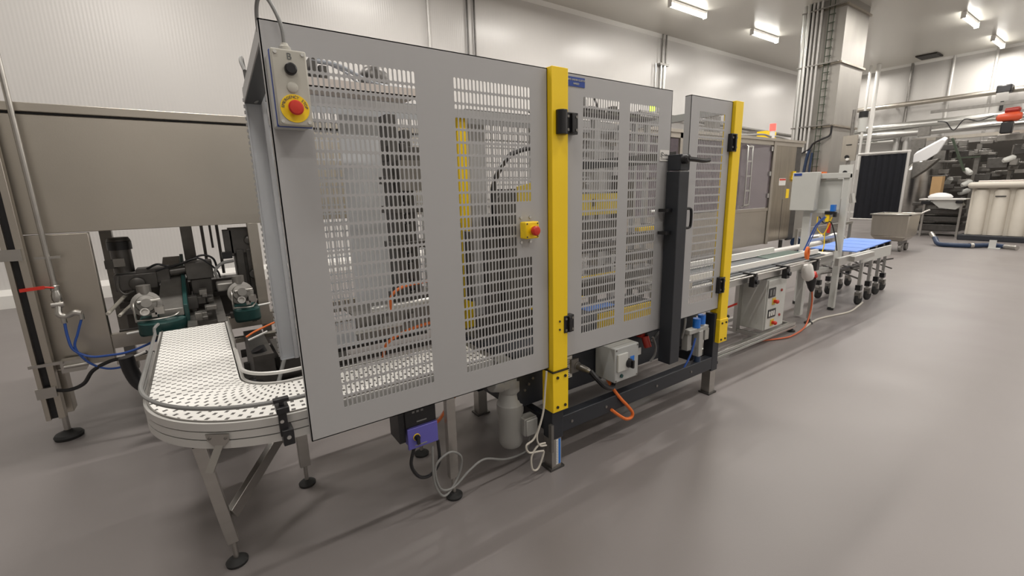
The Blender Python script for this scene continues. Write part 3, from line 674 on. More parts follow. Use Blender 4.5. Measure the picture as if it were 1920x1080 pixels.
# ================================================================ STAINLESS MACHINE AT THE LEFT
S = thing('steel_machine', 'large brushed steel machine frame with gear motors beneath, left behind the conveyor', 'machine', (.3, 4.6, 0))
build('hood', MB().box(-.985, 2.5, 4.09, 5.25, 1.408, 2.14), 'brushed', S, .004, label='wide brushed steel hood')
build('hood_cap', MB().box(-.99, 2.5, 4.07, 5.27, 2.152, 2.205), 'brushed', S, .004)
build('seam', MB().box(-.98, 2.49, 4.1, 5.24, 2.14, 2.152), 'black', S)
build('end_panel', MB().box(-.985, -.60, 4.09, 4.15, .50, 1.402), 'brushed', S, .004, label='steel end panel below the hood')
build('lower_beam', MB().box(-.985, 2.5, 4.10, 4.16, .58, .68).box(-.6, 2.5, 4.10, 4.16, .46, .5), 'brushed', S, .003)
ps = MB().box(.325, .40, 4.09, 4.16, .58, 1.41).box(2.3, 2.4, 4.09, 4.16, .1, 1.41)
builds('post', ps, 'brushed', S, .003)
ps = MB()
for x, w_ in ((-.69, .08), (-.13, .09), (.42, .08), (2.3, .09)): ps.box(x, x + w_, 5.16, 5.24, .1, 1.42)
builds('rear_post', ps, 'mid_metal', S)
ps = MB()
for x in (.035, .155): ps.cyl((x, 5.1, .9), (x, 5.1, 1.42), .013, 10)
ps.cyl((.10, 5.1, 1.15), (.10, 5.1, 1.42), .01, 10); builds('hanging_rod', ps, 'dark_metal', S)
build('corner_post', MB().box(-.965, -.87, 4.09, 4.2, .19, .5), 'brushed', S, .003)
build('foot', MB().lathe((-.93, 4.12, 0), (0, 0, 1), [(0, .075), (.02, .08), (.035, .07), (.05, .03), (.06, .02)], 24), 'rubber', S)
build('spindle', MB().cyl((-.93, 4.12, .05), (-.93, 4.12, .2), .018), 'steel', S)
build('foot', MB().lathe((2.35, 4.13, 0), (0, 0, 1), [(0, .075), (.02, .08), (.035, .07), (.05, .03), (.06, .02)], 24), 'rubber', S)
build('foot', MB().lathe((-.37, 3.72, 0), (0, 0, 1), [(0, .05), (.02, .05), (.04, .015), (.3, .015)], 20), 'rubber', S)
cc = build('conduit_channel', MB().box(-.925, -.89, 3.97, 4.03, .2, 2.5).box(-.985, -.96, 3.97, 4.03, .2, 2.5), 'brushed', S, .002, label='double upright channel at the outer corner')
build('dark_gap', MB().box(-.96, -.925, 4.0, 4.03, .2, 2.5), 'black', cc)
kp = MB()
for z in (.36, 1.26): kp.box(-.995, -.90, 3.95, 3.97, z, z + .07)
kp.box(-1.0, -.84, 3.955, 3.975, .57, .59); builds('clamp', kp, 'steel', cc)
pp = build('steam_pipe', MB().cyl((-.80, 4.0, 1.08), (-.805, 4.0, 2.5), .015, 12).box(-.86, -.74, 3.99, 4.01, 1.255, 1.27).lathe((-.80, 4.0, 1.05), (0, 0, 1), [(0, .024), (.03, .024), (.035, .018), (.06, .018)], 12), 'steel', S, label='thin steel pipe with valve')
vl = MB().lathe((-.80, 3.99, .97), (0, 0, 1), [(0, .018), (.02, .026), (.05, .026), (.08, .018)], 12).cyl((-.83, 3.97, .96), (-.77, 3.97, .96), .018, 12).tube([(-.80, 3.97, .95), (-.80, 3.95, .90), (-.77, 3.95, .885), (-.73, 3.95, .90), (-.70, 3.95, .89)], .018, 10).cyl((-.785, 3.95, .89), (-.785, 3.95, .84), .014, 10).cyl((-.70, 3.95, .89), (-.70, 3.95, .85), .014, 10)
build('valve', vl, 'steel', pp)
build('valve_lever', MB().bar((-.95, 3.96, 1.075), (-.84, 3.97, 1.08), .012, .02).cyl((-.84, 3.97, 1.08), (-.80, 3.98, 1.07), .006), 'red', pp, label='red valve lever')
build('blue_hose', MB().tube([(-.785, 3.95, .85), (-.785, 3.94, .75), (-.77, 3.93, .66), (-.70, 3.92, .60), (-.6, 3.9, .59), (-.48, 3.88, .60), (-.3, 3.88, .66)], .008), 'hose_blue', S)
build('blue_hose', MB().tube([(-.70, 3.95, .86), (-.735, 3.94, .76), (-.76, 3.93, .67), (-.71, 3.92, .56), (-.62, 3.9, .50), (-.5, 3.88, .50)], .007), 'hose_blue', S)
build('dark_hose', MB().tube([(-.92, 3.98, .40), (-.84, 3.95, .39), (-.76, 3.93, .42), (-.70, 3.92, .50), (-.6, 3.9, .55), (-.5, 3.88, .56), (-.4, 3.86, .58)], .012), 'black', S)
build('hose_holder', MB().box(-.86, -.74, 3.98, 4.06, .50, .58).cyl((-.84, 3.96, .545), (-.72, 3.96, .545), .012), 'steel', S)
# gear motors, belts and drives inside
mo = build('vertical_motor', MB().lathe((-.49, 4.4, 1.08), (0, 0, 1), [(0, .062), (.17, .062), (.172, .068), (.20, .07), (.24, .07), (.26, .06)], 24).cb((-.56, 4.36, 1.15), (.05, .06, .06)), 'dark_metal', S, label='dark upright motor with fan cap')
build('motor_plate', MB().box(-.535, -.47, 4.325, 4.34, 1.13, 1.19), 'mid_metal', mo)
cap = MB().lathe((-.49, 4.4, 1.25), (0, 0, 1), [(0, .073), (.06, .073), (.075, .062)], 24); build('fan_cap', cap, 'black', mo)
gb = MB().box(-.55, -.30, 4.3, 4.5, .95, 1.07).box(-.42, -.22, 4.32, 4.46, .98, 1.10).cyl((-.3, 4.38, 1.04), (-.05, 4.38, 1.06), .035).lathe((-.42, 4.3, 1.0), (0, -1, 0), [(0, .05), (.03, .05), (.04, .03)], 16)
gb.box(-.12, .06, 4.3, 4.45, .98, 1.12).box(-.1, .04, 4.32, 4.42, .86, .98).box(-.28, -.12, 4.4, 4.5, .8, .98).tube([(-.52, 4.3, 1.07), (-.53, 4.28, .98), (-.5, 4.28, .93), (-.44, 4.28, .95)], .008)
build('gearbox', gb, 'dark_metal', S, .006)
wr = MB().tube([(-.35, 4.3, 1.1), (-.28, 4.28, 1.13), (-.2, 4.28, 1.1), (-.1, 4.28, 1.13), (0, 4.28, 1.17), (.07, 4.28, 1.14), (.09, 4.28, 1.06)], .008).tube([(-.3, 4.28, 1.08), (-.15, 4.26, 1.12), (-.02, 4.26, 1.15), (.08, 4.26, 1.05), (.1, 4.26, .98)], .007)
build('cable_bundle', wr, 'black', S)
ic = build('inclined_conveyor', MB().quadbox([(-.30, 3.86, .80), (-.155, 3.86, .80), (-.155, 4.75, 1.08), (-.27, 4.75, 1.08), (-.30, 3.86, .855), (-.155, 3.86, .855), (-.155, 4.75, 1.135), (-.27, 4.75, 1.135)]), 'mid_metal', S, .004)
build('green_side', MB().quadbox([(-.155, 3.86, .72), (-.13, 3.86, .72), (-.13, 4.75, 1.0), (-.155, 4.75, 1.0), (-.155, 3.86, .875), (-.13, 3.86, .875), (-.13, 4.75, 1.15), (-.155, 4.75, 1.15)]), 'green', ic, .004)
build('dark_backdrop', MB().box(-.58, .3, 4.75, 4.95, .42, .90), 'dark_metal', S, .01)  # plain dark box added as a backdrop to darken the opening
def green_drive(x, y0, y1, w_):
    g_ = build('green_conveyor', MB().box(x, x + w_, y0, y1, .69, .80), 'green', S, .02, label='dark green conveyor body with round motor flange')
    build('end_cap', MB().lathe((x + w_ * .5, y0 + .02, .72), (0, 0, 1), [(0, w_ * .48), (.07, w_ * .5)], 24), 'green', g_)
    build('drive_flange', MB().lathe((x + .06, y0 + .10, .90), (.1, -1, .25), [(0, .085), (.03, .085), (.035, .06), (.06, .055), (.065, .03), (.10, .03)], 26).cyl((x + .06, y0 + .12, .97), (x + .06, y0 + .12, 1.03), .04), 'mid_metal', g_)
    build('tube_end', MB().lathe((x + .055, y0 - .01, .865), (.05, -1, .3), [(0, .026), (.03, .026), (.03, .018), (.005, .018)], 20), 'steel', g_)
    rg = MB().tube([(x + .0, y0 + .01, .80), (x + .0, y0 - .01, .90), (x - .0, y0 + .02, .93)], .007, 8, 3).tube([(x, y0, .81), (x + .1, y0 - .03, .81), (x + w_ * .75, y0 - .01, .815), (x + w_ * .95, y0 + .08, .84)], .006, 8, 4)
    build('guard_wire', rg, 'steel', g_)
    bl = MB().cb((x + .13, y0 + .04, .86), (.05, .06, .05)).cb((x + .10, y0 + .03, .835), (.03, .04, .03)).cyl((x + .02, y0 + .02, .93), (x + .14, y0 + .05, .93), .01)
    build('fitting', bl, 'steel', g_)
green_drive(-.42, 3.83, 4.9, .27); green_drive(.14, 3.80, 4.1, .17)
rl = MB().box(-.145, -.09, 3.68, 4.9, .735, .755).box(.03, .085, 3.68, 4.9, .735, .755); builds('slide_rail', rl, 'mid_metal', S)
cb_ = MB().box(-.09, .03, 4.0, 4.6, .6, .7)
for k in range(16): cb_.cb((random.uniform(-.08, .03), random.uniform(3.85, 4.4), random.uniform(.72, .92)), (random.uniform(.03, .08), random.uniform(.03, .1), random.uniform(.02, .06)))
builds('clutter_block', cb_, 'mid_metal', S, .003)
cb_ = MB()
for k in range(14): cb_.cb((random.uniform(-.58, .3), random.uniform(4.0, 4.3), random.uniform(.6, .85)), (random.uniform(.03, .1), random.uniform(.03, .1), random.uniform(.03, .1)))
cb_.box(-.58, .33, 4.3, 4.34, .55, .66).box(-.6, .32, 4.7, 4.74, .75, .8)
builds('cross_member', cb_, 'dark_metal', S, .003)
rr = MB().cyl((-.58, 4.02, .85), (-.46, 4.6, .95), .012).cyl((-.52, 4.0, .83), (-.36, 4.6, .93), .01)
builds('slide_bar', rr, 'cable_light', S)
rr = MB().cyl((-.5, 3.98, .70), (-.3, 3.98, .71), .008).cyl((.25, 4.0, .76), (.4, 4.0, .77), .008).cyl((-.52, 3.8, .56), (-.4, 3.8, .60), .009).cyl((.18, 3.4, .66), (.3, 3.4, .7), .007)
builds('rod', rr, 'white', S)
ra = MB().box(.20, .36, 4.2, 4.35, 1.17, 1.37).box(.16, .22, 4.2, 4.3, 1.15, 1.36).box(.23, .28, 4.18, 4.2, .62, 1.2).box(.30, .34, 4.18, 4.22, .62, 1.2).lathe((.33, 4.2, 1.27), (0, -1, 0), [(0, .035), (.02, .035), (.03, .02)], 16).lathe((.33, 4.15, 1.0), (0, -1, 0), [(0, .04), (.03, .035)], 16)
ra.box(.22, .34, 4.25, 4.45, .65, 1.2); build('column_unit', ra, 'dark_metal', S, .004)
build('sensor_box', MB().box(.13, .2, 4.15, 4.22, 1.14, 1.19), 'black', S)
build('grey_hose', MB().tube([(.20, 4.15, 1.12), (.12, 4.12, 1.11), (.07, 4.1, 1.06), (.08, 4.1, 1.0)], .012), 'cable_grey', S)
build('motor_cap', MB().box(.06, .2, 3.95, 4.1, .92, .98), 'mid_metal', S, .01)
fl = MB().tube([(-.50, 3.75, .60), (-.49, 3.75, .50), (-.46, 3.74, .41), (-.40, 3.72, .36), (-.3, 3.7, .35)], .042, 12).tube([(.22, 3.3, .62), (.26, 3.3, .5), (.22, 3.25, .42), (.14, 3.2, .40)], .045, 12).tube([(-.3, 3.8, .7), (-.28, 3.78, .62), (-.22, 3.74, .55)], .04, 12)
builds('corrugated_hose', fl, 'black', S)
build('orange_cable', MB().tube([(.17, 3.42, .68), (.22, 3.44, .70), (.28, 3.48, .71), (.36, 3.5, .73)], .007), 'orange', S)
build('floor_tube', MB().cyl((.22, 2.9, .35), (.36, 3.1, .62), .012), 'cable_grey', S)
lowp = MB()
for k in range(4): lowp.box(.15, 1.6, 3.5 + k * .18, 3.52 + k * .18, .3 + .05 * (k % 2), .36 + .05 * (k % 2))
lowp.box(.35, .5, 3.4, 3.9, .36, .5); lowp.box(.12, .9, 3.45, 3.9, .12, .30).box(.18, .3, 3.2, 3.9, .3, .6)  # solid dark boxes added to deepen the shade under the machine
build('under_frame_dark_fill', lowp, 'dark_metal', S)

# ================================================================ WINDOWED STEEL MACHINE, further right
T = thing('windowed_machine', 'brown steel enclosure with purple-tinted window doors behind the right guard door', 'machine', (8.9, 5.4, 0))
YT = 4.8
def tbox(x0, x1, z0, z1, y0=YT, y1=YT + .04): return MB().box(x0, x1, y0, y1, z0, z1)
build('roof', MB().box(5.2, 11.4, YT - .05, 6.3, 2.50, 2.55), 'brushed', T)
build('back_wall', MB().box(5.2, 11.4, 6.2, 6.3, .36, 2.5), 'brushed', T)
builds('lower_panel', MB().box(8.55, 10.02, YT, YT + .04, .37, 1.08).box(6.9, 8.5, YT, YT + .04, .37, 1.08).box(5.2, 6.85, YT, YT + .04, .37, 1.08), 'brushed', T, .005)
fr = MB().box(5.2, 11.4, YT - .01, YT + .05, 2.42, 2.50).box(5.2, 10.1, YT - .01, YT + .05, 1.08, 1.14).box(10.04, 10.14, YT - .02, YT + .05, .36, 2.5).box(8.47, 8.55, YT - .01, YT + .05, .36, 2.5).box(6.85, 6.92, YT - .01, YT + .05, .36, 2.5).box(5.15, 5.22, YT - .01, YT + .05, .36, 2.5)
build('frame', fr, 'brushed', T)
for x0, x1, lab in ((8.57, 10.02, 'purple-tinted window right of the yellow post'), (6.94, 8.45, 'purple-tinted window seen through the right guard door'), (5.24, 6.83, 'purple-tinted window seen between the guard doors')):
    build('window', MB().box(x0, x1, YT + .01, YT + .02, 1.15, 2.41), 'purple_glass', T, label=lab)
build('door', MB().box(10.17, 11.1, YT, YT + .05, .40, 2.49), 'brushed_dark', T, .004, label='brown steel door')
build('door_seam', MB().box(10.66, 10.675, YT - .003, YT, .42, 1.3).box(11.1, 11.4, YT + .02, YT + .06, .36, 2.5), 'dark_metal', T)
for z in (1.35, 1.8, 2.3):
    build('hinge', MB().box(9.93, 9.99, YT - .03, YT + .01, z, z + .09), 'alu', T)
hh = MB().tube([(8.95, YT - .01, 2.38), (8.95, YT - .06, 2.36), (8.95, YT - .06, 1.22), (8.95, YT - .01, 1.2)], .015, 8, 3, False).tube([(9.12, YT - .01, 2.38), (9.12, YT - .06, 2.36), (9.12, YT - .06, 1.22), (9.12, YT - .01, 1.2)], .015, 8, 3, False)
for k in range(5): hh.box(8.94, 9.13, YT - .065, YT - .05, 1.22 + k * .28, 1.25 + k * .28)
build('inner_ladder', hh, 'alu', T)
build('notice', MB().box(10.43, 10.72, YT - .005, YT, 1.60, 1.75), 'paper', T, label='white notice with red top line')
build('notice_line', MB().box(10.44, 10.71, YT - .007, YT - .005, 1.705, 1.74), 'red', T)
build('warning_sign', MB().box(10.80, 10.93, YT - .005, YT, 1.32, 1.52), 'yellow', T, label='yellow warning sign')
build('yellow_handle', MB().box(11.0, 11.1, YT - .05, YT, 1.72, 1.80).box(11.03, 11.07, YT - .05, YT, 1.68, 1.9), 'yellow', T)
build('signal_lamp', MB().cyl((10.15, 4.9, 2.55), (10.15, 4.9, 2.72), .05), 'white', T); build('signal_lamp', MB().cyl((10.15, 4.9, 2.72), (10.15, 4.9, 2.86), .06), 'red_lamp', T, label='red beacon on the roof')
build('yellow_box', MB().box(10.5, 10.95, 5.2, 5.4, 2.55, 2.78), 'yellow', T)
build('motor', MB().cyl((9.5, 5.0, 2.55), (9.5, 5.0, 2.68), .1).cb((8.1, 5.0, 2.72), (.2, .2, .3)), 'mid_metal', T)
build('roof_cable', MB().tube([(8.8, 4.9, 2.57), (9.3, 4.9, 2.6), (9.8, 4.9, 2.63), (10.1, 4.9, 2.6), (10.4, 4.9, 2.62), (10.9, 4.9, 2.57)], .02), 'cable_grey', T)
inn = MB()
for k in range(24): inn.cb((random.uniform(5.4, 9.9), random.uniform(5.1, 6.0), random.uniform(1.2, 2.2)), (random.uniform(.05, .4), random.uniform(.05, .3), random.uniform(.05, .5)))
for x in (5.7, 6.2, 7.2, 7.8, 8.2, 8.75, 9.4): inn.box(x, x + .05, 5.3, 5.35, .4, 2.5)
builds('inner_parts', inn, 'mid_metal', T)
for x in (5.5, 8.5, 11.0): build('foot', MB().cyl((x, 4.9, 0), (x, 4.9, .37), .04, 12).lathe((x, 4.9, 0), (0, 0, 1), [(0, .07), (.03, .06)], 16), 'dark_metal', T)
t = thing('floor_pipe', 'long pale pipe run lying low along the foot of the windowed machine', 'pipe', (9, 4.4, 0))
build('pipe', MB().cyl((5.5, 4.3, .30), (11.6, 4.3, .30), .06).cyl((5.5, 4.0, .12), (11.6, 4.0, .12), .05), 'rail', t)
for k, x in enumerate((6.5, 9.0, 11.0)): build('support', MB().box(x, x + .04, 3.95, 4.35, 0, .24), 'dark_metal', t)

# ================================================================ OUTFEED CONVEYOR (aluminium)
U = thing('outfeed_conveyor', 'straight aluminium belt conveyor leaving the guarded machine to the right', 'conveyor', (4.8, 2.4, 0))
build('belt', MB().box(3.0, 6.1, 2.20, 2.66, .765, .785), 'belt_grey', U, .008)
build('belt_end', MB().prism([(5.2, 2.30, .786), (6.1, 2.25, .786), (6.1, 2.62, .786), (5.3, 2.62, .786)], (0, 0, .006)), 'belt_green', U)
build('side_profile', MB().box(3.2, 6.2, 2.15, 2.19, .69, .775).box(3.2, 6.2, 2.67, 2.71, .69, .775), 'alu', U, .003)
build('guide_rail', MB().box(3.35, 6.0, 2.24, 2.262, .80, .85), 'white', U, label='white front guide strip')
build('guide_rail', MB().box(3.35, 5.75, 2.62, 2.65, .80, .86), 'white', U, label='white rear guide strip')
ar = MB()
for x in (3.7, 4.25, 4.9, 5.6):
    ar.box(x, x + .035, 2.08, 2.25, .755, .79).box(x - .02, x + .05, 2.08, 2.13, .66, .76)
builds('guide_bracket', ar, 'black', U, .003)
kb = MB()
for x in (3.72, 4.27, 4.92): kb.lathe((x, 2.09, .71), (0, -1, 0), [(0, .022), (.03, .022)], 12)
builds('knob', kb, 'black', U)
build('rod', MB().cyl((3.6, 2.10, .77), (5.7, 2.10, .77), .009), 'steel', U)
lg = MB()
for x in (3.76, 5.75): lg.box(x - .02, x + .02, 2.14, 2.18, .06, .66).box(x - .02, x + .02, 2.66, 2.70, .06, .66)
lg.box(4.58, 4.66, 2.40, 2.44, .08, .7); builds('leg', lg, 'alu', U, .002)
builds('base_rail', MB().box(3.74, 5.3, 2.11, 2.17, .05, .075).box(3.74, 5.3, 2.115, 2.165, .08, .11).box(3.74, 5.3, 2.66, 2.70, .055, .095).box(3.76, 3.80, 2.17, 2.66, .06, .1).box(4.6, 4.64, 2.17, 2.66, .06, .1).box(5.26, 5.3, 2.17, 2.66, .06, .1), 'alu', U, .002)
for x, y in ((3.76, 2.16), (5.28, 2.15), (3.76, 2.68), (5.28, 2.68), (5.75, 2.16), (5.75, 2.68)):
    build('foot', MB().lathe((x, y, 0), (0, 0, 1), [(0, .045), (.015, .045), (.03, .02), (.06, .012)], 16), 'rubber', U)
build('red_cable', MB().tube([(3.3, 2.2, .40), (3.6, 2.25, .32), (3.9, 2.3, .32), (4.2, 2.4, .36), (4.6, 2.42, .38)], .011), 'red', U)
build('black_cable', MB().tube([(3.4, 2.2, .33), (3.8, 2.25, .27), (4.1, 2.3, .30), (4.4, 2.4, .28)], .018), 'black', U)
# control cabinet under it
K = thing('control_cabinet', 'pale control cabinet with meters and red knobs under the outfeed conveyor', 'cabinet', (4.9, 2.3, .1))
build('body', MB().box(4.68, 5.08, 2.17, 2.45, .12, .665), 'light_grey', K, .006)
build('door', MB().box(4.69, 5.07, 2.155, 2.17, .13, .655), 'light_grey', K, .003)
build('display', MB().box(4.70, 4.84, 2.15, 2.156, .47, .57), 'black', K); build('digits', MB().box(4.72, 4.75, 2.147, 2.151, .49, .55).box(4.78, 4.81, 2.147, 2.151, .49, .55), 'cable_grey', K)
build('switch_panel', MB().box(4.72, 4.88, 2.15, 2.156, .25, .34), 'black', K)
sq = MB()
for k in range(3): sq.box(4.735 + k * .045, 4.76 + k * .045, 2.146, 2.151, .27, .32)
build('switch', sq, 'white', K)
for z in (.42, .19):
    builds('knob_plate', MB().box(4.79, 4.86, 2.15, 2.156, z - .035, z + .035), 'yellow_dull', K); build('red_knob', MB().lathe((4.825, 2.15, z), (0, -1, 0), [(0, .018), (.02, .018), (.03, .024), (.045, .015)], 16), 'red', K)
build('small_button', MB().cyl((4.97, 2.155, .52), (4.97, 2.145, .52), .014).cyl((4.97, 2.155, .25), (4.97, 2.145, .25), .014), 'dark_red', K)

# ================================================================ LIGHT GREY GATE STATION
G = thing('gate_station', 'light grey upright frame with boxed head and blue hoses between the two conveyors', 'frame', (6.6, 2.5, 0))
build('upright', MB().box(6.58, 6.64, 2.21, 2.275, .03, 1.72), 'light_grey', G, .004, label='right upright of the gate')
build('upright', MB().box(6.58, 6.64, 2.60, 2.685, .03, 1.3), 'light_grey', G, .004, label='left upright of the gate')
builds('crossbeam', MB().box(6.56, 6.64, 2.21, 2.68, 1.67, 1.735).box(6.57, 6.64, 2.3, 2.62, .58, .66).box(6.57, 6.64, 2.3, 2.62, 1.24, 1.29), 'light_grey', G, .004)
build('head_box', MB().box(6.46, 6.57, 2.52, 2.81, 1.275, 1.755), 'light_grey', G, .006, label='boxed head of the gate')
build('back_panel', MB().box(6.62, 6.64, 2.3, 2.62, 1.29, 1.66), 'light_grey', G)
build('name_plate', MB().box(6.456, 6.46, 2.70, 2.79, 1.715, 1.745), 'blue', G)
build('white_guard', MB().box(6.3, 6.5, 2.26, 2.6, .66, .76), 'white', G)
build('blue_hose', MB().tube([(6.45, 2.62, .62), (6.46, 2.55, .85), (6.47, 2.48, 1.08), (6.5, 2.40, 1.20), (6.53, 2.33, 1.24)], .009).tube([(6.44, 2.58, .66), (6.44, 2.52, .85), (6.47, 2.45, 1.1), (6.5, 2.36, 1.22)], .006), 'hose_blue', G)
build('yellow_hose', MB().tube([(6.5, 2.48, 1.20), (6.5, 2.47, 1.05), (6.5, 2.40, .98), (6.5, 2.36, 1.05), (6.5, 2.32, 1.2)], .006).tube([(6.5, 2.38, 1.0), (6.5, 2.37, .85), (6.5, 2.38, .76)], .006).box(6.49, 6.53, 2.35, 2.39, 1.14, 1.24), 'yellow', G)
build('valve', MB().box(6.48, 6.56, 2.32, 2.40, 1.23, 1.27).box(6.49, 6.53, 2.28, 2.31, 1.2, 1.26), 'black', G); build('blue_valve', MB().box(6.48, 6.54, 2.30, 2.345, 1.27, 1.35), 'bright_blue', G)
build('black_hose', MB().tube([(6.5, 2.46, 1.2), (6.5, 2.4, 1.12), (6.5, 2.33, 1.14), (6.52, 2.28, 1.0), (6.54, 2.26, .9), (6.55, 2.24, .78)], .007), 'black', G)
build('red_valve', MB().box(6.5, 6.53, 2.33, 2.36, 1.0, 1.12), 'red', G)
for y in (2.25, 2.67): build('foot', MB().cyl((6.61, y, 0), (6.61, y, .04), .035), 'rubber', G)
builds('side_profile', MB().box(6.0, 7.0, 2.02, 2.06, .67, .76).box(5.75, 6.5, 2.72, 2.76, .67, .72), 'alu', G)
build('connecting_beam', MB().bar((5.95, 2.36, .03), (5.95, 2.36, .62), .07, .07).box(5.90, 6.6, 2.32, 2.38, .50, .56), 'light_grey', G)
# plug with orange cable
PL = thing('cable_connector', 'white and black cable connector with orange cable hanging beside the outfeed conveyor', 'connector', (5.4, 2.15, 0))
build('white_body', MB().lathe((5.42, 2.12, .75), (.5, 0, -1), [(0, .035), (.03, .055), (.16, .062), (.20, .045)], 16), 'white', PL)
build('black_body', MB().lathe((5.52, 2.10, .58), (.35, 0, -1), [(0, .05), (.02, .055), (.12, .035), (.16, .02)], 16), 'black', PL)
build('orange_clip', MB().tube([(5.39, 2.12, .82), (5.37, 2.12, .88), (5.40, 2.12, .93), (5.43, 2.12, .88), (5.42, 2.12, .80)], .016), 'orange', PL)
build('red_ring', MB().cyl((5.52, 2.08, .64), (5.56, 2.08, .60), .03), 'red', PL)
build('orange_cable', MB().tube([(5.58, 2.10, .44), (5.62, 2.10, .30), (5.6, 2.10, .15), (5.45, 2.08, .03), (5.1, 2.05, .015), (4.9, 2.08, .015), (4.6, 2.2, .015)], .009), 'dark_orange', PL)
pipe('floor_cable', [(5.5, 2.1, .01), (6.0, 2.15, .01), (6.6, 2.05, .01), (7.0, 2.08, .01), (7.3, 2.12, .01)], .011, 'cable_light', 'pale cable lying on the floor below the gate station', 'cable', smooth=True, n=8)

# ================================================================ EXTENDABLE WHEELED CONVEYOR WITH BLUE SHEET
R_ = thing('wheeled_conveyor', 'extendable conveyor on black castors under blue belts, beyond the gate', 'conveyor', (7.5, 2.4, 0))
sh = MB()
for k in range(4):
    x0 = 6.7 + k * .42; sh.prism([(x0, 2.08 + k * .03, .76), (x0 + .40, 2.10 + k * .03, .76), (x0 + .40, 2.62 + k * .03, .76), (x0, 2.60 + k * .03, .76)], (0, 0, .012))
build('blue_belt', sh, 'sheet_blue', R_, label='blue belt sections')
build('side_plate', MB().box(6.9, 8.0, 2.08, 2.10, .60, .74).box(6.65, 8.4, 2.70, 2.72, .60, .745), 'light_grey', R_)
builds('end_rail', MB().box(6.35, 7.0, 1.98, 2.02, .69, .75).box(7.0, 8.3, 2.78, 2.80, .80, .84), 'alu', R_)
for i, (x, y) in enumerate(((7.15, 2.14), (7.55, 2.16), (8.0, 2.20), (8.4, 2.24), (7.15, 2.62), (7.55, 2.64), (8.0, 2.66), (8.4, 2.68))):
    l_ = build('leg', MB().box(x - .018, x + .018, y - .018, y + .018, .16, .72), 'alu', R_)
    build('leg_clamp', MB().box(x - .035, x + .035, y - .03, y + .03, .20, .27).box(x - .03, x + .03, y - .035, y + .03, .68, .75), 'black', l_)
    build('castor', MB().lathe((x + .03, y - .02, .07), (.2, 1, 0), [(0, .06), (.005, .07), (.035, .07), (.04, .06)], 18), 'rubber', l_)
    build('castor_fork', MB().box(x - .01, x + .05, y - .035, y + .035, .09, .17), 'mid_metal', l_)
ln = MB()
for x in (7.15, 7.55, 8.0, 8.4): ln.bar((x, 2.14, .35), (x, 2.64, .5), .02, .02).bar((x, 2.14, .5), (x, 2.64, .35), .02, .02)
ln.box(7.15, 8.4, 2.38, 2.4, .42, .45); builds('scissor_link', ln, 'mid_metal', R_)

# ================================================================ COLUMN DUCT WITH CONDUITS
D = thing('duct_column', 'tall square steel duct column carrying conduits and a cable ladder up to the ceiling', 'duct', (15.8, 6.1, 0))
build('duct', MB().box(14.98, 16.55, 5.6, 6.42, 0, CEIL), 'duct_steel', D, label='brushed steel duct body')
fl = MB()
for z in (3.18, 4.83, 6.25): fl.box(14.93, 16.6, 5.55, 6.45, z, z + .05)
builds('flange', fl, 'brushed_dark', D)
for y, r in ((6.36, .03), (6.26, .03), (6.15, .03), (6.47, .05)): builds('conduit', MB().cyl((14.86, y, 2.5), (14.86, y, CEIL), r, 12), 'alu' if r > .04 else 'rail', D)
build('dark_conduit', MB().box(14.9, 15.0, 6.43, 6.50, 0, CEIL), 'dark_metal', D)
build('bright_duct', MB().cyl((14.92, 6.58, 0), (14.92, 6.58, CEIL), .06), 'alu', D)
cl_ = MB().box(14.9, 14.92, 5.86, 5.875, 1.8, CEIL).box(14.9, 14.92, 5.98, 5.995, 1.8, CEIL)
for k in range(22): cl_.box(14.88, 14.92, 5.83, 5.99, 1.9 + k * .21, 1.915 + k * .21)
build('cable_ladder', cl_, 'green_frame', D)
cr_ = MB()
for z in (3.22, 4.86, 6.28): cr_.box(14.82, 14.86, 5.62, 6.64, z, z + .03)
builds('strut', cr_, 'mid_metal', D)
build('cable', MB().tube([(14.9, 5.6, 3.2), (14.9, 5.62, 2.95), (14.85, 5.8, 2.85), (14.85, 6.0, 2.75), (14.85, 6.1, 2.6), (14.85, 6.4, 2.45)], .025), 'black', D)
build('cable_bundle', MB().tube([(14.88, 6.1, 2.6), (14.86, 6.15, 2.2), (14.86, 6.2, 1.5)], .04).tube([(14.85, 6.0, 2.5), (14.84, 6.02, 2.0), (14.86, 6.0, 1.5)], .03), 'dark_blue', D)
build('orange_box', MB().box(14.7, 14.95, 5.6, 6.1, 1.8, 1.95), 'orange', D)
B2 = thing('service_panel', 'narrow steel service panel with buttons right of the duct column', 'panel', (14.5, 4.9, 0))
build('upper_plate', MB().box(14.5, 14.56, 4.82, 5.15, 2.2, 2.85), 'brushed', B2, .004); build('lower_plate', MB().box(14.5, 14.56, 4.84, 5.15, 1.2, 2.1), 'light_grey', B2, .004)
build('post', MB().cyl((14.6, 5.0, 0), (14.6, 5.0, 3.5), .04), 'mid_metal', B2)
build('button', MB().cyl((14.5, 5.0, 1.9), (14.46, 5.0, 1.9), .05).cyl((14.5, 5.0, 2.3), (14.46, 5.0, 2.3), .05).box(14.47, 14.5, 4.93, 5.05, 2.6, 2.62), 'black', B2)
build('lamp', MB().cyl((14.5, 4.98, 2.24), (14.45, 4.98, 2.24), .035), 'white', B2)
build('handle', MB().cyl((14.4, 4.75, 1.35), (14.4, 4.7, 1.1), .07), 'alu', B2)
build('cylinder', MB().cyl((14.4, 4.72, 2.9), (14.4, 4.72, 3.25), .09), 'light_grey', B2); build('cap', MB().cyl((14.4, 4.72, 3.25), (14.4, 4.72, 3.4), .1), 'black', B2)

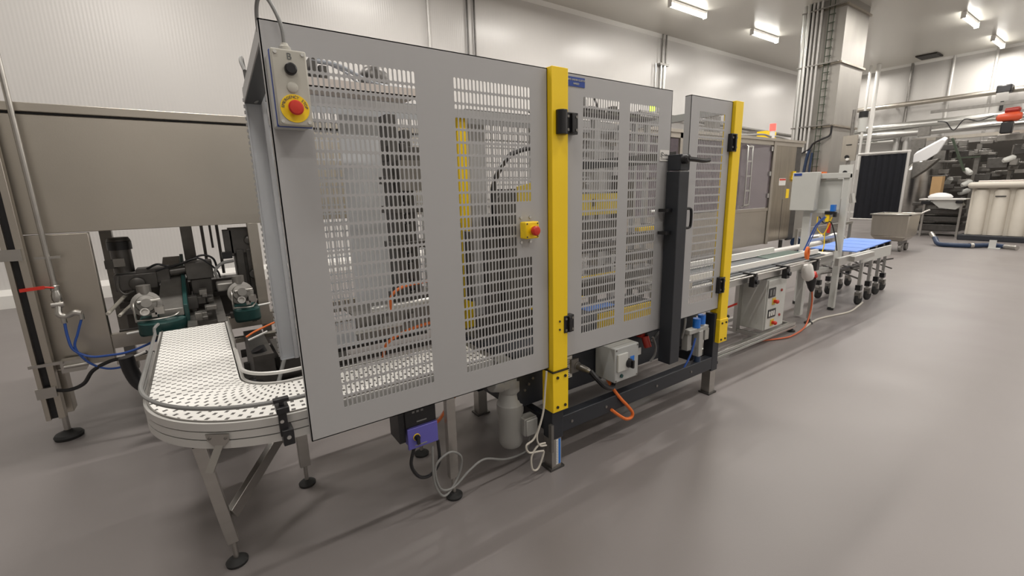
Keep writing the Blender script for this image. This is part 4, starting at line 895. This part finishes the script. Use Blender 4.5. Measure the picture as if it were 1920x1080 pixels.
# ================================================================ FAR END
F = FX
def hp(y0, y1, z0, z1, r, material, label, x=F - .3, name='overhead_pipe'): return pipe(name, [(x, y0, z0), (x, y1, z1)], r, material, label, n=14, clips=[(((x + F) / 2 - .01, yy, z0), (F - x - .02, .06, .06)) for yy in (y0 - .5, y0 - 1.6)])
hp(8.9, 0, 4.85, 4.85, .10, 'brushed', 'upper dull pipe high along the far wall')
hp(8.9, 0, 3.95, 3.95, .15, 'alu', 'thick bright pipe along the far wall, upper of the pair', F - .5)
hp(8.9, 0, 3.62, 3.62, .14, 'alu', 'thick bright pipe along the far wall, lower of the pair', F - .7)
hp(8.9, 7.0, 3.35, 3.35, .10, 'alu', 'short bright pipe ending in the downward bends on the far wall', F - .6)
for i, y in enumerate((6.98, 6.65, 6.32)):
    pipe('down_pipe', [(F - .35, y + .15, 3.4), (F - .35, y, 3.4), (F - .35, y, 3.25), (F - .35, y, 0)], .10, 'rail', ['left', 'middle', 'right'][i] + ' one of three upright pipes bending down the far wall', 'pipe', 'three upright pipes', 12, clips=[((F - .21, y, 2.9), (.38, .05, .05))])
for i, y in enumerate((8.0, 7.72)):
    pipe('white_pipe', [(F - 1.2, y, 2.2), (F - 1.2, y, CEIL)], .05 + .03 * i, 'white', ['thinner', 'thicker'][i] + ' white upright pipe in front of the far wall beside the column', 'pipe', 'white upright pipes', 12)
for i, y in enumerate((6.9, 5.6, 4.4)):
    pipe('wall_strip', [(F - .05, y, 3.0), (F - .05, y, CEIL)], .05, 'mid_metal' if i == 0 else 'rail', ['dark', 'pale second', 'pale third'][i] + ' upright strip on the far wall above the pipes', 'strip', 'upright strips on the far wall', 8)
t = thing('spotlight', 'black spotlight with white face on the far wall above the big pipes', 'spotlight', (F - .6, 3.9, 4.1))
build('housing', MB().box(F - .75, F - .25, 3.75, 4.15, 4.75, 5.02).cyl((F - .6, 3.95, 4.11), (F - .6, 3.95, 4.75), .05), 'black', t, .04)
build('lens', MB().quadbox([(F - .80, 3.78, 4.62), (F - .70, 3.78, 4.45), (F - .70, 4.12, 4.45), (F - .80, 4.12, 4.62), (F - .84, 3.80, 4.74), (F - .76, 3.80, 4.74), (F - .76, 4.10, 4.74), (F - .84, 4.10, 4.74)]), 'white', t)
t = thing('chain_hoist', 'orange-red chain hoist hanging at the right edge of the far end', 'hoist', (19, 2.75, 3.3))
build('body', MB().lathe((19, 3.05, 3.32), (0, -1, 0), [(0, .04), (.04, .10), (.2, .125), (.42, .125), (.5, .08)], 18), 'hoist_orange', t)
build('top_motor', MB().lathe((19.05, 2.9, 3.5), (0, -1, 0), [(0, .07), (.26, .08), (.3, .04)], 16), 'dark_red', t)
build('chain_bag', MB().box(18.9, 19.1, 2.68, 2.92, 2.88, 3.2), 'black', t, .03)
build('rail', MB().box(19.0, 19.06, 1.6, 4.5, 3.66, 3.74), 'mid_metal', t)
build('festoon_cable', MB().tube([(19, 4.3, 3.4), (19, 4.1, 3.35), (19, 3.9, 3.1), (19, 3.7, 3.38), (19, 3.4, 3.3), (19, 3.1, 3.4)], .015), 'black', t)
t = thing('swing_arm', 'dark pivoting rail arm under the big pipes on the far wall', 'arm', (21, 4.6, 3.4))
build('arm', MB().bar((21, 5.1, 3.35), (21, 2.0, 3.75), .06, .08).bar((21, 5.1, 3.2), (21, 2.4, 3.4), .04, .04).box(20.9, 21.1, 4.9, 5.2, 3.15, 3.45), 'mid_metal', t)
# machinery alcove
A_ = thing('process_plant', 'jumble of steel frames and tanks in the dark opening of the far wall', 'machinery', (21, 4, 0))
build('opening', MB().box(22.2, 22.3, 1.0, 5.1, 0, 2.9), 'louvre', A_, label='dark back of the opening')
build('lintel', MB().box(20.5, 20.6, 1.0, 5.2, 2.95, 3.05), 'brushed', A_)
um = MB()
for k in range(5):
    y = 5.0 - k * .75; um.box(20.6, 20.72, y, y + random.uniform(.06, .14), 0, random.uniform(2.3, 2.95))
um.box(20.0, 20.1, 4.75, 5.1, 0, 3.0).box(20.0, 20.1, 4.2, 4.5, 0, 3.0); builds('upright', um, 'mid_metal', A_)
jm = MB()
for k in range(70):
    jm.cb((random.uniform(19.6, 21.5), random.uniform(1.6, 4.6), random.uniform(1.5, 2.9)), (random.uniform(.05, .3), random.uniform(.05, .6), random.uniform(.03, .18)))
builds('pipework', jm, 'mid_metal', A_, .01)
jm = MB()
for k in range(50):
    jm.cb((random.uniform(19.6, 21.5), random.uniform(1.6, 5.6), random.uniform(.3, 2.7)), (random.uniform(.05, .3), random.uniform(.05, .5), random.uniform(.05, .4)))
builds('frames', jm, 'dark_metal', A_, .01)
jm = MB()
for k in range(14):
    jm.lathe((random.uniform(19.2, 20.5), random.uniform(1.6, 5.6), random.uniform(.8, 2.7)), (random.uniform(-1, 1), random.uniform(-1, 1), .4), [(0, .05), (.05, .08), (.25, .08), (.3, .04)], 14)
builds('valves', jm, 'light_grey', A_)
build('yellow_brace', MB().bar((19.5, 4.0, 2.9), (19.5, 3.6, 1.9), .06, .06).bar((19.5, 3.85, 2.3), (19.5, 3.3, 2.3), .04, .04), 'green_frame', A_)
build('grey_vessel', MB().lathe((19.8, 4.75, .4), (0, 0, 1), [(0, .2), (.3, .35), (1.6, .35), (1.8, .2), (1.9, .08)], 24), 'steel', A_)
builds('belt_stack', MB().box(18.2, 19.0, 3.25, 4.3, .15, .35).box(18.2, 19.0, 3.25, 4.3, .42, .58).box(18.2, 19.0, 3.3, 4.3, .65, .8).box(18.2, 18.3, 3.2, 4.4, .9, 1.0), 'dark_metal', A_, .02)
# curtain in a pale frame
t = thing('curtain_screen', 'black curtain hanging in a pale metal frame at the far end', 'screen', (18.5, 5.5, 0))
cu = MB(); pr = []
for k in range(60):
    y = 5.98 - k * (1.24 / 59) * .98; pr.append((18.5 + .02 * math.sin(k * .75), y))
poly = [(x, y, .45) for x, y in pr] + [(x + .01, y, .45) for x, y in reversed(pr)]
cu.prism(poly, (0, 0, 2.05)); build('curtain', cu, 'curtain', t)
build('frame', MB().cyl((18.5, 4.74, 0), (18.5, 4.74, 2.55), .04).cyl((18.5, 6.10, 0), (18.5, 6.10, 2.55), .02).cyl((18.5, 4.7, 2.55), (18.5, 6.06, 2.55), .04).cyl((18.5, 4.7, .42), (18.5, 6.06, .42), .03), 'rail', t)
t = thing('plastic_cover', 'white and grey plastic cover draped beside the curtain screen', 'cover', (19, 4.5, 1.9))
build('sheet', MB().prism([(18.9, 4.72, 2.45), (18.9, 4.1, 2.85), (18.9, 4.02, 2.80), (18.9, 4.15, 2.45), (18.9, 4.4, 2.25), (18.9, 4.72, 2.2)], (.25, 0, .1)), 'white_cloth', t, .02)
build('lower_sheet', MB().prism([(18.92, 4.72, 2.2), (18.92, 4.4, 2.24), (18.92, 4.1, 2.3), (18.92, 4.4, 1.95), (18.92, 4.7, 1.7)], (.3, 0, 0)), 'mid_metal', t, .02)
solo('cardboard_box', MB().box(18.6, 18.9, 3.88, 4.12, 1.15, 1.75), 'cardboard', 'tall brown cardboard box standing behind the far work table', 'box', bevel=.01)
t = thing('work_table', 'low steel work table with white bundle and black fittings at the far end', 'table', (18, 3.6, 0))
build('table_top', MB().box(17.8, 18.4, 3.15, 4.15, 1.08, 1.11), 'white', t); lg = MB()
for y in (3.2, 4.0): lg.box(17.85, 17.9, y, y + .05, 0, 1.08)
builds('leg', lg, 'steel', t); build('apron', MB().prism([(17.9, 3.95, 1.08), (17.9, 3.3, 1.08), (17.9, 3.2, .92), (17.9, 3.35, .8), (17.9, 3.7, .85)], (.3, 0, 0)), 'light_grey', t)
build('clamp', MB().box(17.8, 17.9, 3.2, 3.35, .98, 1.06).box(17.8, 17.9, 3.9, 4.1, .95, 1.05), 'black', t, .01)
solo('cloth_bundle', MB().lathe((18.1, 3.75, 1.11), (0, 0, 1), [(0, .25), (.05, .28), (.12, .22), (.16, .1), (.17, .02)], 18), 'white_cloth', 'crumpled white cloth bundle on the far work table', 'cloth')
# ribbed white container
t = thing('bulk_container', 'large cream ribbed container with rounded lid at the right edge', 'container', (17.6, 2.2, 0))
bc = MB().box(17.5, 18.6, 1.05, 3.0, .15, 1.40)
build('body', bc, 'tote', t)
for k in range(5): build('rib', MB().lathe((17.52, 2.80 - k * .38, .16), (0, 0, 1), [(0, .155), (1.15, .155), (1.2, .12)], 24), 'tote', t)
build('lid', MB().box(17.28, 18.65, .95, 3.08, 1.40, 1.56), 'tote', t, .07); build('lid_edge', MB().box(17.4, 18.6, 1.0, 2.9, 1.56, 1.60), 'tray_pink', t, .02)
build('base', MB().box(17.3, 18.6, 1.0, 3.1, 0, .15), 'anthracite', t, .02)
build('grip', MB().box(17.352, 17.362, 2.32, 2.52, 1.17, 1.2), 'dark_metal', t)
# tub cart
t = thing('tub_cart', 'stainless steel tub cart on castors on the floor right of the wheeled conveyor', 'cart', (13.75, 3.7, 0))
def tub(mb, z0, z1, i0, i1, x0=13.35, x1=14.15, y0=3.22, y1=3.94):
    mb.quadbox([(x0 + i0, y0 + i0, z0), (x1 - i0, y0 + i0, z0), (x1 - i0, y1 - i0, z0), (x0 + i0, y1 - i0, z0), (x0 + i1, y0 + i1, z1), (x1 - i1, y0 + i1, z1), (x1 - i1, y1 - i1, z1), (x0 + i1, y1 - i1, z1)]); return mb
tb = MB(); tub(tb, .24, .36, .12, .02); tub(tb, .36, .86, .02, .0); build('tub', tb, 'brushed', t, .02)
rm = MB().box(13.32, 14.18, 3.19, 3.24, .85, .885).box(13.32, 14.18, 3.92, 3.97, .85, .885).box(13.32, 13.37, 3.19, 3.97, .85, .885).box(14.13, 14.18, 3.19, 3.97, .85, .885); build('rim', rm, 'steel', t, .008)
builds('chassis', MB().box(13.5, 14.0, 3.36, 3.41, .17, .26).box(13.5, 14.0, 3.75, 3.80, .17, .26), 'mid_metal', t)
for x in (13.55, 13.95):
    for y in (3.36, 3.80): build('castor', MB().lathe((x, y - .03, .085), (0, 1, 0), [(0, .075), (.01, .085), (.05, .085), (.06, .075)], 16).box(x - .03, x + .03, y - .04, y + .04, .1, .18), 'mid_metal', t)
build('handle', MB().tube([(14.1, 3.20, .87), (14.12, 3.14, .92), (14.14, 3.07, .96)], .02), 'steel', t)
# suction hose on the floor
t = thing('floor_hose', 'dark blue hose with metal couplings lying on the far floor', 'hose', (15.8, 2.6, 0))
build('hose', MB().tube([(15.6, 3.2, .17), (15.3, 3.05, .06), (15.2, 2.8, .06), (15.3, 2.5, .06), (15.7, 2.2, .06), (15.6, 1.95, .06)], .055, 12), 'dark_blue', t)
builds('coupling', MB().cyl((15.62, 3.22, .18), (15.75, 3.32, .28), .05).cyl((15.3, 2.5, .06), (15.36, 2.45, .06), .065).cyl((15.6, 1.95, .06), (15.4, 1.72, .06), .05), 'steel', t)
build('hose_stand', MB().box(15.5, 15.54, 2.08, 2.2, 0, .2).box(15.45, 15.6, 2.0, 2.2, 0, .02), 'light_grey', t)
# low equipment behind the blue belts
t = thing('pump_unit', 'low pump unit with steel elbows behind the gate station', 'pump', (12, 4.2, 0))
build('frame', MB().box(10.5, 13.5, 4.35, 4.4, .62, .68).box(10.5, 10.56, 4.35, 4.4, 0, .62).box(13.4, 13.46, 4.35, 4.4, 0, .62), 'alu', t)
build('pump', MB().lathe((11.6, 4.5, .35), (0, -1, .1), [(0, .12), (.2, .14), (.24, .08), (.4, .08)], 18).tube([(12.0, 4.4, .2), (12.1, 4.3, .4), (12.3, 4.2, .42), (12.4, 4.1, .3)], .06, 10), 'steel', t)
build('motor', MB().lathe((11.3, 4.7, .3), (1, 0, 0), [(0, .12), (.4, .12)], 18).box(11.2, 12.6, 4.3, 4.8, .0, .14), 'dark_blue', t)
